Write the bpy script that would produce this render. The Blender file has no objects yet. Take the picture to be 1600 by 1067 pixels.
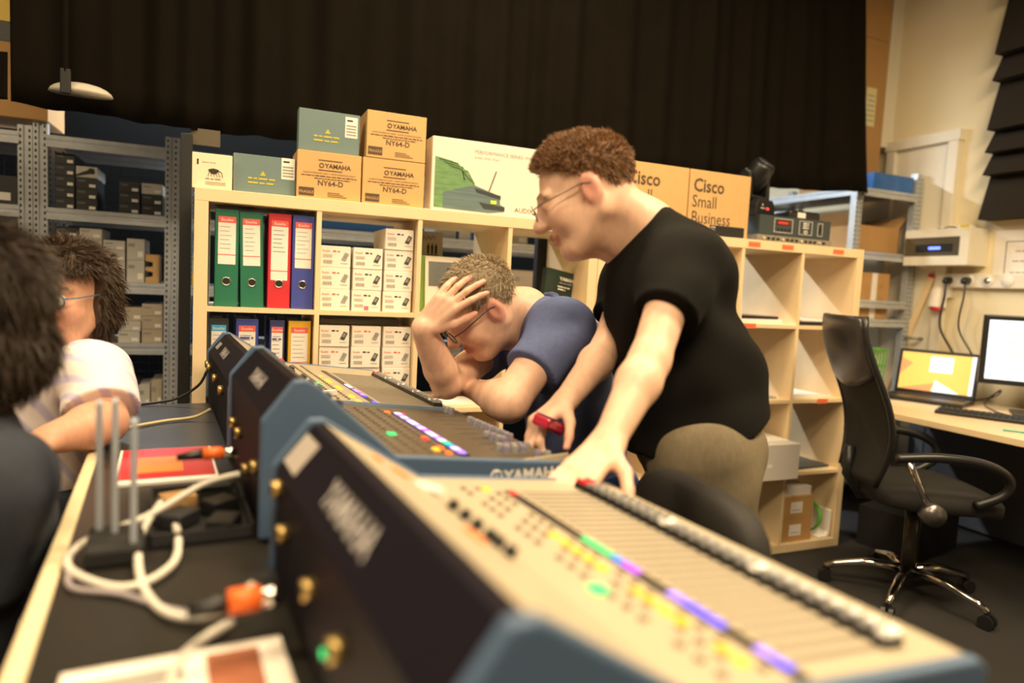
import bpy, bmesh, math, random
import numpy as np
from mathutils import Vector, Matrix, Euler
random.seed(7); rng = np.random.default_rng(7)
SC = bpy.context.scene
COL = SC.collection

# ------------------------------------------------------------------ camera
cam_d = bpy.data.cameras.new('camera'); cam = bpy.data.objects.new('camera', cam_d); COL.objects.link(cam)
YAW, PITCH, ROLL = .4043, -.0794, .0506
cy, sy, cp, sp, cr, sr = math.cos(YAW), math.sin(YAW), math.cos(PITCH), math.sin(PITCH), math.cos(ROLL), math.sin(ROLL)
fw = Vector((sy*cp, cy*cp, sp)); r0 = Vector((cy, -sy, 0)); u0 = r0.cross(fw)
rt = cr*r0 + sr*u0; up = -sr*r0 + cr*u0
M = Matrix((rt, up, -fw)).transposed().to_4x4(); M.translation = Vector((.0818, -2.4111, 1.206))
cam.matrix_world = M
cam_d.sensor_width = 36; cam_d.lens = 1069.28/1600*36; cam_d.clip_start = .02
cam_d.dof.use_dof = True; cam_d.dof.focus_distance = 2.0; cam_d.dof.aperture_fstop = 1.4
SC.camera = cam

# ------------------------------------------------------------------ world, lamps, exposure
W = bpy.data.worlds.new('world'); SC.world = W; W.use_nodes = True
W.node_tree.nodes['Background'].inputs[0].default_value = (1, .9, .75, 1)
W.node_tree.nodes['Background'].inputs[1].default_value = .012
SC.view_settings.view_transform = 'Standard'; SC.view_settings.look = 'None'
SC.view_settings.exposure = 0.88; SC.view_settings.gamma = 1; SC.view_settings.use_curve_mapping = False
def area(loc, sx, sy_, power, col, aim=(0, 0, -1), name='ceiling_light'):
    l = bpy.data.lights.new(name, 'AREA'); l.shape = 'RECTANGLE'; l.size = sx; l.size_y = sy_; l.energy = power; l.color = col
    o = bpy.data.objects.new(name, l); COL.objects.link(o); o.location = loc
    o.rotation_euler = Vector(aim).to_track_quat('-Z', 'Y').to_euler(); return o
WARM = (1, .77, .47); COOL = (.90, .96, 1)
LAMPS = [((.3, -2.9, 3.22), 1.5, .5, 62, WARM), ((2.2, -1.9, 3.22), 1.5, .5, 62, WARM), ((-1.4, -1.2, 3.22), 1.5, .5, 34, WARM), ((1.0, -.5, 3.22), 1.2, .4, 30, WARM),
         ((1.75, 1.95, 2.75), 1.2, .12, 60, COOL), ((.0, 1.95, 2.75), 1.2, .12, 40, COOL)]
for L in LAMPS: area(*L)

# ------------------------------------------------------------------ materials
MATS = {}
def mat(name, col, rough=.6, metal=0, noise=0, nscale=30, bump=0, bscale=200, emit=None, estr=1, alpha=None, stretch=None, spec=None, trans=0):
    if name in MATS: return MATS[name]
    m = bpy.data.materials.new(name); m.use_nodes = True; nt = m.node_tree; b = nt.nodes['Principled BSDF']
    b.inputs['Base Color'].default_value = (*col, 1); b.inputs['Roughness'].default_value = rough; b.inputs['Metallic'].default_value = metal
    if spec is not None: b.inputs['Specular IOR Level'].default_value = spec
    if trans: b.inputs['Transmission Weight'].default_value = trans
    if alpha is not None: b.inputs['Alpha'].default_value = alpha
    if emit: b.inputs['Emission Color'].default_value = (*emit, 1); b.inputs['Emission Strength'].default_value = estr
    if noise or bump:
        tc = nt.nodes.new('ShaderNodeTexCoord'); mp = nt.nodes.new('ShaderNodeMapping'); nt.links.new(tc.outputs['Object'], mp.inputs[0])
        if stretch: mp.inputs['Scale'].default_value = stretch
    if noise:
        n = nt.nodes.new('ShaderNodeTexNoise'); n.inputs['Scale'].default_value = nscale; n.inputs['Detail'].default_value = 4
        nt.links.new(mp.outputs[0], n.inputs[0])
        mx = nt.nodes.new('ShaderNodeMix'); mx.data_type = 'RGBA'
        mx.inputs[6].default_value = (*[c*(1-noise) for c in col], 1); mx.inputs[7].default_value = (*[min(1, c*(1+noise)) for c in col], 1)
        nt.links.new(n.outputs[0], mx.inputs[0]); nt.links.new(mx.outputs[2], b.inputs['Base Color'])
    if bump:
        n2 = nt.nodes.new('ShaderNodeTexNoise'); n2.inputs['Scale'].default_value = bscale; n2.inputs['Detail'].default_value = 3
        nt.links.new(mp.outputs[0], n2.inputs[0]); bp = nt.nodes.new('ShaderNodeBump'); bp.inputs['Strength'].default_value = bump; bp.inputs['Distance'].default_value = .002
        nt.links.new(n2.outputs[0], bp.inputs['Height']); nt.links.new(bp.outputs[0], b.inputs['Normal'])
    MATS[name] = m; return m
def vmat(name, rough=.5, sss=0, bump=.1, bscale=300):
    if name in MATS: return MATS[name]
    m = mat(name, (1, 1, 1), rough, bump=bump, bscale=bscale); nt = m.node_tree; b = nt.nodes['Principled BSDF']
    a = nt.nodes.new('ShaderNodeAttribute'); a.attribute_name = 'Col'; nt.links.new(a.outputs['Color'], b.inputs['Base Color'])
    nz = nt.nodes.new('ShaderNodeTexNoise'); nz.inputs['Scale'].default_value = 45; nz.inputs['Detail'].default_value = 5; mr = nt.nodes.new('ShaderNodeMapRange'); mr.inputs[3].default_value = .78; mr.inputs[4].default_value = 1.2; nt.links.new(nz.outputs[0], mr.inputs[0]); mm = nt.nodes.new('ShaderNodeMix'); mm.data_type = 'RGBA'; mm.blend_type = 'MULTIPLY'; mm.inputs[0].default_value = 1; nt.links.new(a.outputs['Color'], mm.inputs[6]); nt.links.new(mr.outputs[0], mm.inputs[7]); nt.links.new(mm.outputs[2], b.inputs['Base Color'])
    if sss: b.inputs['Subsurface Weight'].default_value = sss; b.inputs['Subsurface Radius'].default_value = (.012, .005, .003); b.inputs['Subsurface Scale'].default_value = .5
    return m
birch = mat('birch', (.80, .62, .38), .45, noise=.06, nscale=12, stretch=(1, 1, .06))
carpet = mat('carpet', (.022, .02, .019), .95, noise=.4, nscale=300, bump=.6, bscale=400)
plaster = mat('plaster', (.80, .70, .48), .85, noise=.03, nscale=4, bump=.1, bscale=120)
white_paint = mat('white_paint', (.80, .74, .60), .5)
ceil_m = mat('ceiling_paint', (.16, .15, .13), .9); studio_dark = mat('studio_dark', (.10, .09, .08), .9)
black_cloth = mat('black_cloth', (.0065, .0048, .0030), .95, noise=.25, nscale=8, bump=.25, bscale=500, spec=.08)
kraft = mat('kraft', (.60, .37, .15), .8, noise=.06, nscale=18)
kraft2 = mat('kraft_brown', (.48, .27, .10), .8, noise=.08, nscale=18)
ink = mat('ink', (.03, .025, .02), .7)
ink_brown = mat('ink_brown', (.09, .055, .03), .7)
bluegrey = mat('bluegrey_card', (.14, .21, .215), .7, noise=.05)
paper = mat('paper', (.82, .78, .72), .7, noise=.03, nscale=40)
white_card = mat('white_card', (.86, .80, .72), .6)
cream_card = mat('cream_card', (.85, .72, .52), .7)
black_plastic = mat('black_plastic', (.012, .012, .013), .38)
matte_black = mat('matte_black', (.01, .01, .01), .7)
dark_metal = mat('dark_metal', (.05, .05, .055), .45, .5)
galv = mat('galvanised', (.58, .61, .64), .35, .45, noise=.15, nscale=25)
chrome = mat('chrome', (.8, .78, .75), .12, 1)
grey_metal = mat('grey_metal', (.3, .3, .31), .35, .8)
red_m = mat('red_plastic', (.6, .02, .03), .4)
orange_m = mat('orange_plastic', (.9, .16, .02), .45)
orange_label = mat('orange_label', (.9, .2, .06), .6)
green_card = mat('green_card', (.22, .5, .06), .5)
blue_card = mat('blue_card', (.03, .2, .62), .45)
yellow_card = mat('yellow_card', (.78, .55, .1), .6)
yellow_ink = mat('yellow_ink', (.5, .45, .05), .7)
grey_ink = mat('grey_ink', (.3, .28, .26), .7)
red_ink = mat('red_ink', (.75, .12, .1), .6)
blue_ink = mat('blue_ink', (.08, .08, .3), .6)
pink_m = mat('pink_label', (.9, .12, .25), .6)
def glow(name, c, s): return mat('glow_'+name, tuple(x*.3 for x in c), .4, emit=c, estr=s)

# ------------------------------------------------------------------ mesh helpers
class MB:
    def __init__(s): s.v = []; s.f = []; s.m = []; s.mats = []
    def mi(s, m):
        if m not in s.mats: s.mats.append(m)
        return s.mats.index(m)
    def add(s, vs, fs, m):
        o = len(s.v); k = s.mi(m); s.v += [tuple(v) for v in vs]; s.f += [tuple(i+o for i in f) for f in fs]; s.m += [k]*len(fs); return s
    def box(s, x0, x1, y0, y1, z0, z1, m, M=None):
        vs = [Vector((x, y, z)) for x in (x0, x1) for y in (y0, y1) for z in (z0, z1)]
        if M is not None: vs = [M @ v for v in vs]
        return s.add(vs, [(0, 1, 3, 2), (4, 6, 7, 5), (0, 4, 5, 1), (2, 3, 7, 6), (0, 2, 6, 4), (1, 5, 7, 3)], m)
    def prism(s, poly, a, b, m, axis='x'):
        n = len(poly)
        mk = {'x': lambda t, p: (t, p[0], p[1]), 'y': lambda t, p: (p[0], t, p[1]), 'z': lambda t, p: (p[0], p[1], t)}[axis]
        vs = [mk(a, p) for p in poly] + [mk(b, p) for p in poly]
        fs = [tuple(range(n))[::-1], tuple(range(n, 2*n))] + [(i, (i+1) % n, n+(i+1) % n, n+i) for i in range(n)]
        return s.add(vs, fs, m)
    def tube(s, pts, r, m, n=8, caps=True):
        pts = [Vector(p) for p in pts]; rs = r if isinstance(r, (list, tuple)) else [r]*len(pts)
        ref = None; vs = []
        for i, p in enumerate(pts):
            t = (pts[min(i+1, len(pts)-1)] - pts[max(i-1, 0)]).normalized()
            if ref is None: ref = t.orthogonal().normalized()
            ref = (ref - t*ref.dot(t)).normalized(); bi = t.cross(ref)
            for k in range(n):
                a = 2*math.pi*k/n; vs.append(p + (ref*math.cos(a)+bi*math.sin(a))*rs[i])
        fs = [(i*n+k, i*n+(k+1) % n, (i+1)*n+(k+1) % n, (i+1)*n+k) for i in range(len(pts)-1) for k in range(n)]
        if caps: fs += [tuple(range(n))[::-1], tuple(range((len(pts)-1)*n, len(pts)*n))]
        return s.add(vs, fs, m)
    def cyl(s, a, b, r, m, n=16, r2=None): return s.tube([a, b], [r, r if r2 is None else r2], m, n)
    def text(s, txt, size, M, m, align='LEFT', squeeze=1, bold=0):
        c = bpy.data.curves.new('t', 'FONT'); c.body = txt; c.size = size; c.align_x = align; c.resolution_u = 2; c.offset = bold
        o = bpy.data.objects.new('t', c); me = o.to_mesh()
        vs = [M @ Vector((v.co.x*squeeze, v.co.y, 0)) for v in me.vertices]; fs = [tuple(p.vertices) for p in me.polygons]
        o.to_mesh_clear(); bpy.data.objects.remove(o); bpy.data.curves.remove(c)
        return s.add(vs, fs, m)
    def build(s, name, parent=None, smooth=False, bevel=0):
        me = bpy.data.meshes.new(name); me.from_pydata(s.v, [], s.f)
        for m in s.mats: me.materials.append(m)
        me.polygons.foreach_set('material_index', s.m)
        if smooth: me.polygons.foreach_set('use_smooth', [True]*len(s.f))
        me.update(); o = bpy.data.objects.new(name, me); COL.objects.link(o)
        if parent: o.parent = parent
        if bevel:
            b = o.modifiers.new('b', 'BEVEL'); b.width = bevel; b.segments = 2; b.limit_method = 'ANGLE'
        return o
def tag(o, label, cat, group=None, kind=None):
    o['label'] = label; o['category'] = cat
    if group: o['group'] = group
    if kind: o['kind'] = kind
    return o
def empty(name, loc=(0, 0, 0), rz=0, label=None, cat=None, group=None):
    o = bpy.data.objects.new(name, None); COL.objects.link(o); o.location = loc; o.rotation_euler = (0, 0, rz); o.empty_display_size = .05
    if label: tag(o, label, cat, group)
    return o
def place(o, loc, rz=0, rx=0, ry=0): o.location = loc; o.rotation_euler = (rx, ry, rz); return o
def struct(o): o['kind'] = 'structure'; return o
def copy_tree(o, parent=None):
    c = o.copy(); COL.objects.link(c); c.parent = parent
    for ch in o.children: copy_tree(ch, c)
    return c
def FR(x, y, z): # text frame on a front (-y) face: text x -> +x, text y -> +z
    return Matrix(((1, 0, 0, x), (0, 0, -1, y), (0, 1, 0, z), (0, 0, 0, 1)))
def strokes(b, x, z, w, h, y, m, al=0):
    # word-like dashes for print that cannot be read in the photograph
    x0 = x-w/2 if al else x; e_ = x0+w; r_ = random.Random(int(abs(x*7919+z*104729)*1000))
    while x0 < e_:
        l = min(h*r_.uniform(1.4, 4.2), e_-x0); b.box(x0, x0+l, y, y+.0005, z+h*.1, z+h*r_.uniform(.62, .85), m); x0 += l+h*.55
def smooth_path(pts, n=8):
    P = [Vector(p) for p in pts]; out = []
    for i in range(len(P)-1):
        a, b, c, d = P[max(i-1, 0)], P[i], P[i+1], P[min(i+2, len(P)-1)]
        for k in range(n):
            t = k/n; out.append(.5*((2*b)+(c-a)*t+(2*a-5*b+4*c-d)*t*t+(3*b-a-3*c+d)*t**3))
    return out+[P[-1]]

# ================================================================== STRUCTURE
X0, X1, Y0, Y1, ZC = -2.2, 3.98, -4.6, 2.4, 3.3
def slab(name, b, m): o = MB().box(*b, m).build(name); return struct(o)
slab('floor', (X0-.1, X1+.1, Y0-.1, Y1+.1, -.1, 0), carpet)
slab('ceiling', (X0-.1, X1+.1, Y0-.1, Y1+.1, ZC, ZC+.1), ceil_m)
slab('wall_right', (X1, X1+.1, Y0, Y1, 0, ZC), plaster)
slab('wall_left', (X0-.1, X0, Y0, Y1, 0, ZC), studio_dark)
slab('wall_back', (X0, X1, Y1, Y1+.1, 0, ZC), mat('dark_paint', (.004, .004, .004), .95, spec=.05))
slab('wall_front', (X0, X1, Y0-.1, Y0, 0, ZC), studio_dark)
slab('trim_1', (X1-.10, X1, .74, .84, 2.2, ZC), white_paint)      # pilaster over the door
d = MB().box(X1-.02, X1, .34, .68, 0, 2.17, white_paint).build('door_1'); struct(d)
f = MB(); f.box(X1-.045, X1, .28, .34, 0, 2.23, white_paint); f.box(X1-.045, X1, .68, .74, 0, 2.23, white_paint); f.box(X1-.05, X1, .27, .75, 2.17, 2.235, white_paint); f.build('door_frame', d, bevel=.004)
MB().tube([(X1-.02, .40, 1.02), (X1-.07, .40, 1.02), (X1-.07, .50, 1.02)], .009, grey_metal).build('door_handle', d, True)
# lamp fixtures that carry the area lights
for i, (loc, sx, sy_, p, c) in enumerate(LAMPS):
    e = empty('ceiling_lamp', (loc[0], loc[1], loc[2]), 0, ('flat warm ceiling lamp panel over the near end of the console table', 'flat warm ceiling lamp panel over the open carpet before the desk', 'flat warm ceiling lamp panel over the side wall', 'small flat warm ceiling lamp panel over the seated man in blue')[i] if i < 4 else ('cool fluorescent batten lamp behind the curtain near the half-empty shelf' if i == 4 else 'cool fluorescent batten lamp behind the curtain near the binder shelf'), 'lamp', 'warm ceiling lamps' if i < 4 else 'cool storage lamps')
    h = MB(); h.box(-sx/2-.03, sx/2+.03, -sy_/2-.03, sy_/2+.03, .012, .05, white_paint); h.build('housing', e)
    if loc[2] < 3:
        MB().cyl((-.4, 0, .05), (-.4, 0, ZC-loc[2]), .005, grey_metal, 6).build('hanger', e); MB().cyl((.4, 0, .05), (.4, 0, ZC-loc[2]), .005, grey_metal, 6).build('hanger', e)
    else: MB().box(-.1, .1, -.1, .1, .05, ZC-loc[2], white_paint).build('mount', e)

# ---- black curtain
def curtain(name, x0, x1, z1, botf, y, label, rightx=None):
    n = int((x1-x0)/.012); rows = 14; vs = []; fs = []
    for i in range(n+1):
        u = i/n; x = x0+(x1-x0)*u
        fold = .020*math.sin(x*21+1.3*math.sin(x*3.1))+.012*math.sin(x*47+2*math.sin(x*5))
        for j in range(rows+1):
            t = j/rows; zb = botf(x); z = zb+(z1-zb)*t
            xx = x+(rightx(z)-x1)*(u**8) if rightx else x
            vs.append((xx, y+fold*(1-.35*t)+.006*math.sin(x*9+z*4), z))
    m = rows+1; N = len(vs)
    vs += [(a, b+.006, c) for a, b, c in vs]
    for i in range(n):
        for j in range(rows):
            a = i*m+j; fs += [(a, a+m, a+m+1, a+1), (N+a, N+a+1, N+a+m+1, N+a+m)]
    for i in range(n): fs += [(i*m, N+i*m, N+(i+1)*m, (i+1)*m)]
    for j in range(rows): fs += [(j, j+1, N+j+1, N+j), (n*m+j, N+n*m+j, N+n*m+j+1, n*m+j+1)]
    o = MB().add(vs, fs, black_cloth).build(name, smooth=True); tag(o, label, 'curtain'); return o
def botf(x): return 1.722+.020*max(0, -x)/.6+.028*max(0, x)+max(0, x-2.9)*.05
curtain('stage_curtain', -.575, 3.40, 3.29, botf, .430, 'long black pleated stage curtain hanging above the birch shelves', lambda z: 3.31+(2.87-z)*.155)
curtain('curtain_border', -2.15, -.585, 1.90, lambda x: 1.745, .430, 'low black cloth strip hung left of the stage curtain')
for x, lab in ((-.042, 'black upright post beside the end of the binder shelf'), (1.432, 'black upright post behind the shelf holding the dark manual')):
    o = MB().box(-.02-(.02 if x > 0 else 0), .02+(.02 if x > 0 else 0), -.02, .02, 0, 1.70, matte_black).build('support_post', bevel=.003); place(o, (x, .43 if x > 0 else .40, 0)); tag(o, lab, 'post')
o = MB().box(-.05, .05, -.004, .004, -.03, .03, mat('bronze', (.10, .08, .05), .5, .3)).build('bronze_plate', bevel=.001)
place(o, (.02, .43, 1.70)); tag(o, 'small dull bronze plate under the curtain hem', 'plate')

e = empty('dome_lamp', (-.36, .33, 1.77), 0, 'pale shallow dome with a black clamp at the curtain hem', 'lamp')
vs = []; fs = []
for j in range(6):
    for i in range(20): a = i*math.pi/10; t = j/5*1.45; vs.append((.095*math.cos(a)*math.sin(t+.06), .05*math.sin(a)*math.sin(t+.06), .042*math.cos(t)))
for j in range(5): fs += [(j*20+i, (j+1)*20+i, (j+1)*20+(i+1) % 20, j*20+(i+1) % 20) for i in range(20)]
fs.append(tuple(range(20))); fs.append(tuple(range(100, 120))[::-1]); MB().add(vs, fs, mat('dome_white', (.5, .46, .38), .5)).build('shade', e, True); MB().box(-.05, -.02, -.06, -.045, -.01, .07, matte_black).build('clamp', e, bevel=.004)
MB().cyl((-.035, -.052, .06), (-.035, -.052, ZC-1.77), .009, black_cloth, 8).build('hanger', e)
# ================================================================== BIRCH SHELVES
OT, CE, DV, DEP = .041, .335, .016, .39
def cellx(u, i): a = u*1.472+OT+i*(CE+DV); return a, a+CE
def cellz(j): b = 1.47-OT-j*(CE+DV)-CE; return b, b+CE
for u, lab in ((0, 'birch cube shelf unit filled with binders and white boxes'), (1, 'birch cube shelf unit with mostly empty cells and orange labels')):
    e = empty('cube_shelf', (u*1.472, 0, 0), 0, lab, 'shelf unit')
    for n_, b in (('top_board', (0, 1.47, 0, DEP, 1.47-OT, 1.47)), ('bottom_board', (0, 1.47, 0, DEP, 0, OT)), ('side_board', (0, OT, 0, DEP, OT, 1.47-OT)), ('side_board', (1.47-OT, 1.47, 0, DEP, OT, 1.47-OT))):
        MB().box(*b, birch).build(n_, e, bevel=.0015)
    for i in range(3):
        x = OT+(i+1)*CE+i*DV; MB().box(x, x+DV, .002, DEP-.002, OT, 1.47-OT, birch).build('divider', e)
        z = OT+(i+1)*CE+i*DV
        for c in range(4): a = OT+c*(CE+DV); MB().box(a, a+CE, .002, DEP-.002, z, z+DV, birch).build('shelf_board', e)
    if u == 1:
        for x, z in ((.79, 1.449), (.985, 1.449), (1.30, 1.449), (.80, 1.086), (1.28, .735), (.80, .735)):
            s = MB(); s.box(-.034, .034, -.0012, 0, -.011, .011, orange_label); strokes(s, -.028, -.005, .056, .010, -.0018, red_ink)
            o = s.build('label_sticker', e); o.location = (x, 0, z if z > 1.2 else z)

# ---- generic carton
def carton(name, label, cat, w, h, dep, m, loc, rz=0, group=None, decor=None, bevel=.002):
    o = MB().box(-w/2, w/2, -dep/2, dep/2, 0, h, m).build(name, bevel=bevel); place(o, loc, rz); tag(o, label, cat, group)
    if decor:
        for n_, fn in decor:
            b = MB(); fn(b, -dep/2-.0008); b.build(n_, o)
    return o
def rect(b, x0, x1, z0, z1, y, m): b.box(x0, x1, y, y+.0007, z0, z1, m)

T = 1.47
cream_ink = mat('pale_ink', (.55, .46, .33), .7)
def bug(b, y):
    strokes(b, -.02, .03, .045, .006, y, grey_ink); strokes(b, -.03, .082, .04, .005, y, cream_ink); rect(b, -.045, -.04, .075, .092, y, ink)
    for k in range(3): rect(b, -.02, .04, .014+k*.004, .0152+k*.004, y, grey_ink)
    b.add([Vector((.004+.015*math.cos(a)*(1+.25*math.sin(3*a)), y, .057+.009*math.sin(a))) for a in [i*.524 for i in range(12)]], [tuple(range(12))], ink)
    for k in range(5): b.tube([(.004-.012+k*.006, y, .057), (.004-.016+k*.009, y, .040)], .0008, ink, 4)
    b.tube([(.018, y, .06), (.028, y, .055), (.031, y, .04)], .001, ink, 4)
carton('small_carton', 'small cream carton with a black beetle drawing at the shelf end', 'box', .118, .112, .14, cream_card, (.050, .095, T), 0, None, [('print', bug)])
def nexo(b, y):
    rect(b, .052, .094, .058, .128, y, white_card); strokes(b, .058, .112, .024, .010, y-.0006, ink)
    for k in range(4): rect(b, .056, .09, .066+k*.010, .071+k*.010, y-.0005, grey_ink)
    strokes(b, -.052, .048, .085, .008, y, yellow_ink); strokes(b, -.052, .034, .085, .008, y, yellow_ink)
    b.add([(-.016, y, .062), (.004, y, .062), (-.006, y, .078)], [(0, 1, 2)], yellow_ink)
carton('bluegrey_carton', 'flat blue-grey carton standing on the shelf beside the beetle carton', 'box', .196, .128, .05, bluegrey, (.210, .075, T), 0, None, [('print', nexo)])
carton('bluegrey_carton', 'flat blue-grey carton standing on top of a cardboard box', 'box', .204, .138, .05, bluegrey, (.415, .07, T+.163), .01, None, [('print', nexo)])
def ny(b, y):
    rect(b, -.038, .042, .131, .134, y, ink_brown); rect(b, -.038, .042, .098, .101, y, ink_brown)
    b.text('YAMAHA', .021, FR(-.016, y, .108), ink_brown, bold=.0006)
    b.tube([(-.027+.007*math.cos(a*.524), y, .1155+.007*math.sin(a*.524)) for a in range(13)], .0014, ink_brown, 4)
    b.text('AUDIO INTERFACE CARD / CARTE INTERFACE AUDIO', .0072, FR(0, y, .086), ink_brown, 'CENTER'); strokes(b, 0, .077, .185, .0048, y, ink_brown, 1); strokes(b, .01, .069, .12, .0040, y, ink_brown, 1)
    b.text('NY64-D', .025, FR(.004, y, .048), ink_brown, 'CENTER', bold=.0004)
    rect(b, -.100, -.050, .010, .038, y, ink_brown); b.text('FRAGILE', .0125, FR(-.075, y-.0006, .0185), kraft, 'CENTER')
    for k in range(3): rect(b, -.005, .06-k*.012, .012+k*.006, .014+k*.006, y, ink_brown)
for x, z, w, lab in ((.417, T, .214, 'cardboard box with a fragile mark supporting the upper blue-grey carton'), (.640, T, .222, 'cardboard box with a fragile mark under another, beside the white wireless carton'), (.645, T+.163, .212, 'cardboard box with a fragile mark on top of a matching box')):
    carton('interface_box', lab, 'box', w, .161, .16, kraft, (x, .11, z), 0, None, [('print', ny)])
def audix(b, y):
    b.text('PERFORMANCE SERIES WIRELESS', .0185, FR(-.065, y, .222), grey_ink, squeeze=1.06); b.text('SCAN. SYNC. PLAY.', .012, FR(-.065, y, .203), grey_ink)
    b.text('AUDIX', .026, FR(.105, y, .020), ink)
    g = mat('print_green', (.16, .30, .13), .35, noise=.5, nscale=25, stretch=(1, 1, 6)); t2 = mat('print_teal', (.13, .19, .2), .35, noise=.4, nscale=30, stretch=(.3, 1, 6)); dk = mat('print_dark', (.05, .06, .065), .35)
    b.add([(-.215, y, .012), (-.05, y, .016), (-.055, y, .10), (-.075, y, .125), (-.11, y, .165), (-.15, y, .185), (-.215, y, .195)], [tuple(range(7))], g)
    b.add([(-.18, y-.0006, .012), (.0, y-.0006, .008), (.063, y-.0006, .018), (.065, y-.0006, .035), (.045, y-.0006, .043), (.043, y-.0006, .075), (-.06, y-.0006, .105), (-.18, y-.0006, .07)], [tuple(range(8))], t2)
    b.add([(-.04, y-.0012, .045), (.064, y-.0012, .035), (.064, y-.0012, .02), (-.02, y-.0012, .022)], [(0, 1, 2, 3)], dk); b.add([(-.06, y-.0012, .095), (.046, y-.0012, .076), (.046, y-.0012, .062), (-.05, y-.0012, .08)], [(0, 1, 2, 3)], dk)
    b.tube([(-.002, y-.001, .09), (.024, y-.001, .165)], .0018, ink, 5); b.tube([(-.10, y-.001, .12), (-.115, y-.001, .17)], .0015, ink, 5)
    rect(b, .006, .030, .043, .056, y-.0018, mat('lime', (.6, .75, .05), .6))
    for k in range(3): b.tube([(-.20+k*.02, y-.001, .19-k*.01), (-.13+k*.02, y-.001, .178-k*.012), (-.085+k*.012, y-.001, .13-k*.01)], .0022, g, 4)
carton('wireless_carton', 'large glossy white carton printed with a wireless receiver picture', 'box', .452, .266, .09, mat('gloss_white', (.84, .76, .64), .25), (1.003, .075, T), 0, None, [('print', audix)])
def cisco(b, y):
    b.text('Cisco', .078, FR(-.145, y, .185), ink_brown, bold=.0016, squeeze=.92); b.text('Small', .074, FR(-.148, y, .118), ink_brown, squeeze=.86); b.text('Business', .074, FR(-.148, y, .050), ink_brown, squeeze=.84)
    rect(b, -.045, .145, .0, .048, y, matte_black)
    for k in range(7): rect(b, -.040+k*.004, -.0385+k*.004, .036, .036+.004+.003*(k % 3), y-.0005, paper)
    b.text('CISCO', .008, FR(-.040, y-.0006, .026), paper); rect(b, -.042, .0, .001, .009, y-.0006, paper)
for x, lab in ((1.740, 'tall cardboard carton partly hidden behind the man in black'), (2.074, 'tall cardboard carton next to the moving head light')):
    carton('switch_carton', lab, 'box', .328, .275, .13, kraft, (x, .09, T), 0, None, [('print', cisco)])
carton('green_booklet', 'dark green upright booklet peeking out beside the tall carton', 'booklet', .05, .26, .03, mat('dark_green', (.05, .10, .05), .6), (1.545, .14, T))

# moving head light
e = empty('moving_head', (2.46, .25, T), .3, 'black moving head spotlight standing on the shelf top', 'stage light')
b = MB(); b.prism([(-.075, .118), (.075, .118), (.085, .135), (.085, .185), (.06, .215), (-.06, .215), (-.085, .185), (-.085, .135)], -.07, .07, black_plastic, 'y'); b.build('base', e, bevel=.006)
b = MB(); b.box(-.045, .0, -.0712, -.0705, .155, .195, matte_black); strokes(b, -.002, .165, .026, .015, -.072, glow('red', (1, .05, .05), 1.2)); strokes(b, -.05, .168, .034, .006, -.0716, paper); b.cyl((-.035, -.0716, .186), (-.035, -.0722, .186), .005, paper, 10); b.build('display', e)
b = MB()
for s in (-1, 1): b.prism([(-.035, .215), (.035, .215), (.03, .34), (0, .365), (-.03, .34)], s*.078-.014, s*.078+.014, black_plastic, 'x')
b.box(-.09, .09, -.035, .035, .213, .235, black_plastic); b.build('yoke', e, bevel=.008)
b = MB(); b.tube([(0, .06, .25), (0, .045, .27), (0, -.01, .335), (0, -.04, .375), (0, -.05, .388)], [.035, .058, .062, .056, .05], black_plastic, 20); b.build('head', e, True)
MB().cyl((0, -.051, .389), (0, -.055, .394), .042, mat('lens', (.05, .05, .06), .05), 20).build('lens', e, True)
# rack power unit, its rails and the adapter
e = empty('rack_amplifier', (2.517, .17, T), 0, 'dark blue-grey rack unit with a red number display', 'rack unit')
slate = mat('slate_panel', (.035, .05, .058), .45)
MB().box(-.20, .20, -.14, .14, .030, .118, slate).build('case', e, bevel=.002); MB().box(-.215, .215, -.148, -.14, .030, .118, slate).build('front_panel', e, bevel=.001)
b = MB()
for x0, x1, z0, z1 in ((-.13, -.02, .045, .108), (.02, .10, .045, .108), (.135, .165, .045, .105)):
    for q in ((x0, x1, z0, z0+.0018), (x0, x1, z1-.0018, z1), (x0, x0+.0018, z0, z1), (x1-.0018, x1, z0, z1)): rect(b, *q, -.1488, paper)
for k, t in enumerate(('DELAY', 'DIGITAL', 'CONTROL')): strokes(b, .06, .093-k*.010, .034, .008, -.1492, paper, 1)
b.tube([(.06+.009*math.cos(a*.524), -.149, .058+.007*math.sin(a*.524)) for a in range(13)], .002, paper, 4); b.build('front_print', e)
b = MB(); rect(b, -.115, -.035, .078, .102, -.1495, mat('display_dark', (.08, .01, .01), .2)); strokes(b, -.108, .083, .066, .014, -.1503, glow('dimred', (1, .04, .03), .35)); b.build('display', e)
for k in range(4): MB().cyl((-.105+k*.022, -.148, .06), (-.105+k*.022, -.153, .06), .005, black_plastic, 8).build('push_button', e)
MB().box(.143, .157, -.152, -.148, .06, .09, black_plastic).build('rocker_switch', e)
b = MB().box(-.225, .225, -.15, .13, .0, .029, mat('rail_metal', (.32, .29, .25), .4, .5, noise=.5, nscale=60)); b = b.build('patch_strip'); place(b, (2.517, .17, T)); tag(b, 'thin metal patch strip lying under the blue-grey rack unit', 'rack unit')
for k in range(14): MB().cyl((-.19+k*.028, -.151, .014), (-.19+k*.028, -.158, .014), .006, black_plastic if k % 4 else chrome, 8).build('socket', b)
o = MB().box(-.10, .10, -.06, .06, 0, .055, black_plastic).build('power_adapter', bevel=.012); place(o, (2.68, .19, T+.118)); tag(o, 'black power adapter lying on the rack unit', 'adapter'); MB().box(-.05, .0, -.0612, -.06, .02, .045, paper).build('rating_label', o)

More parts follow.
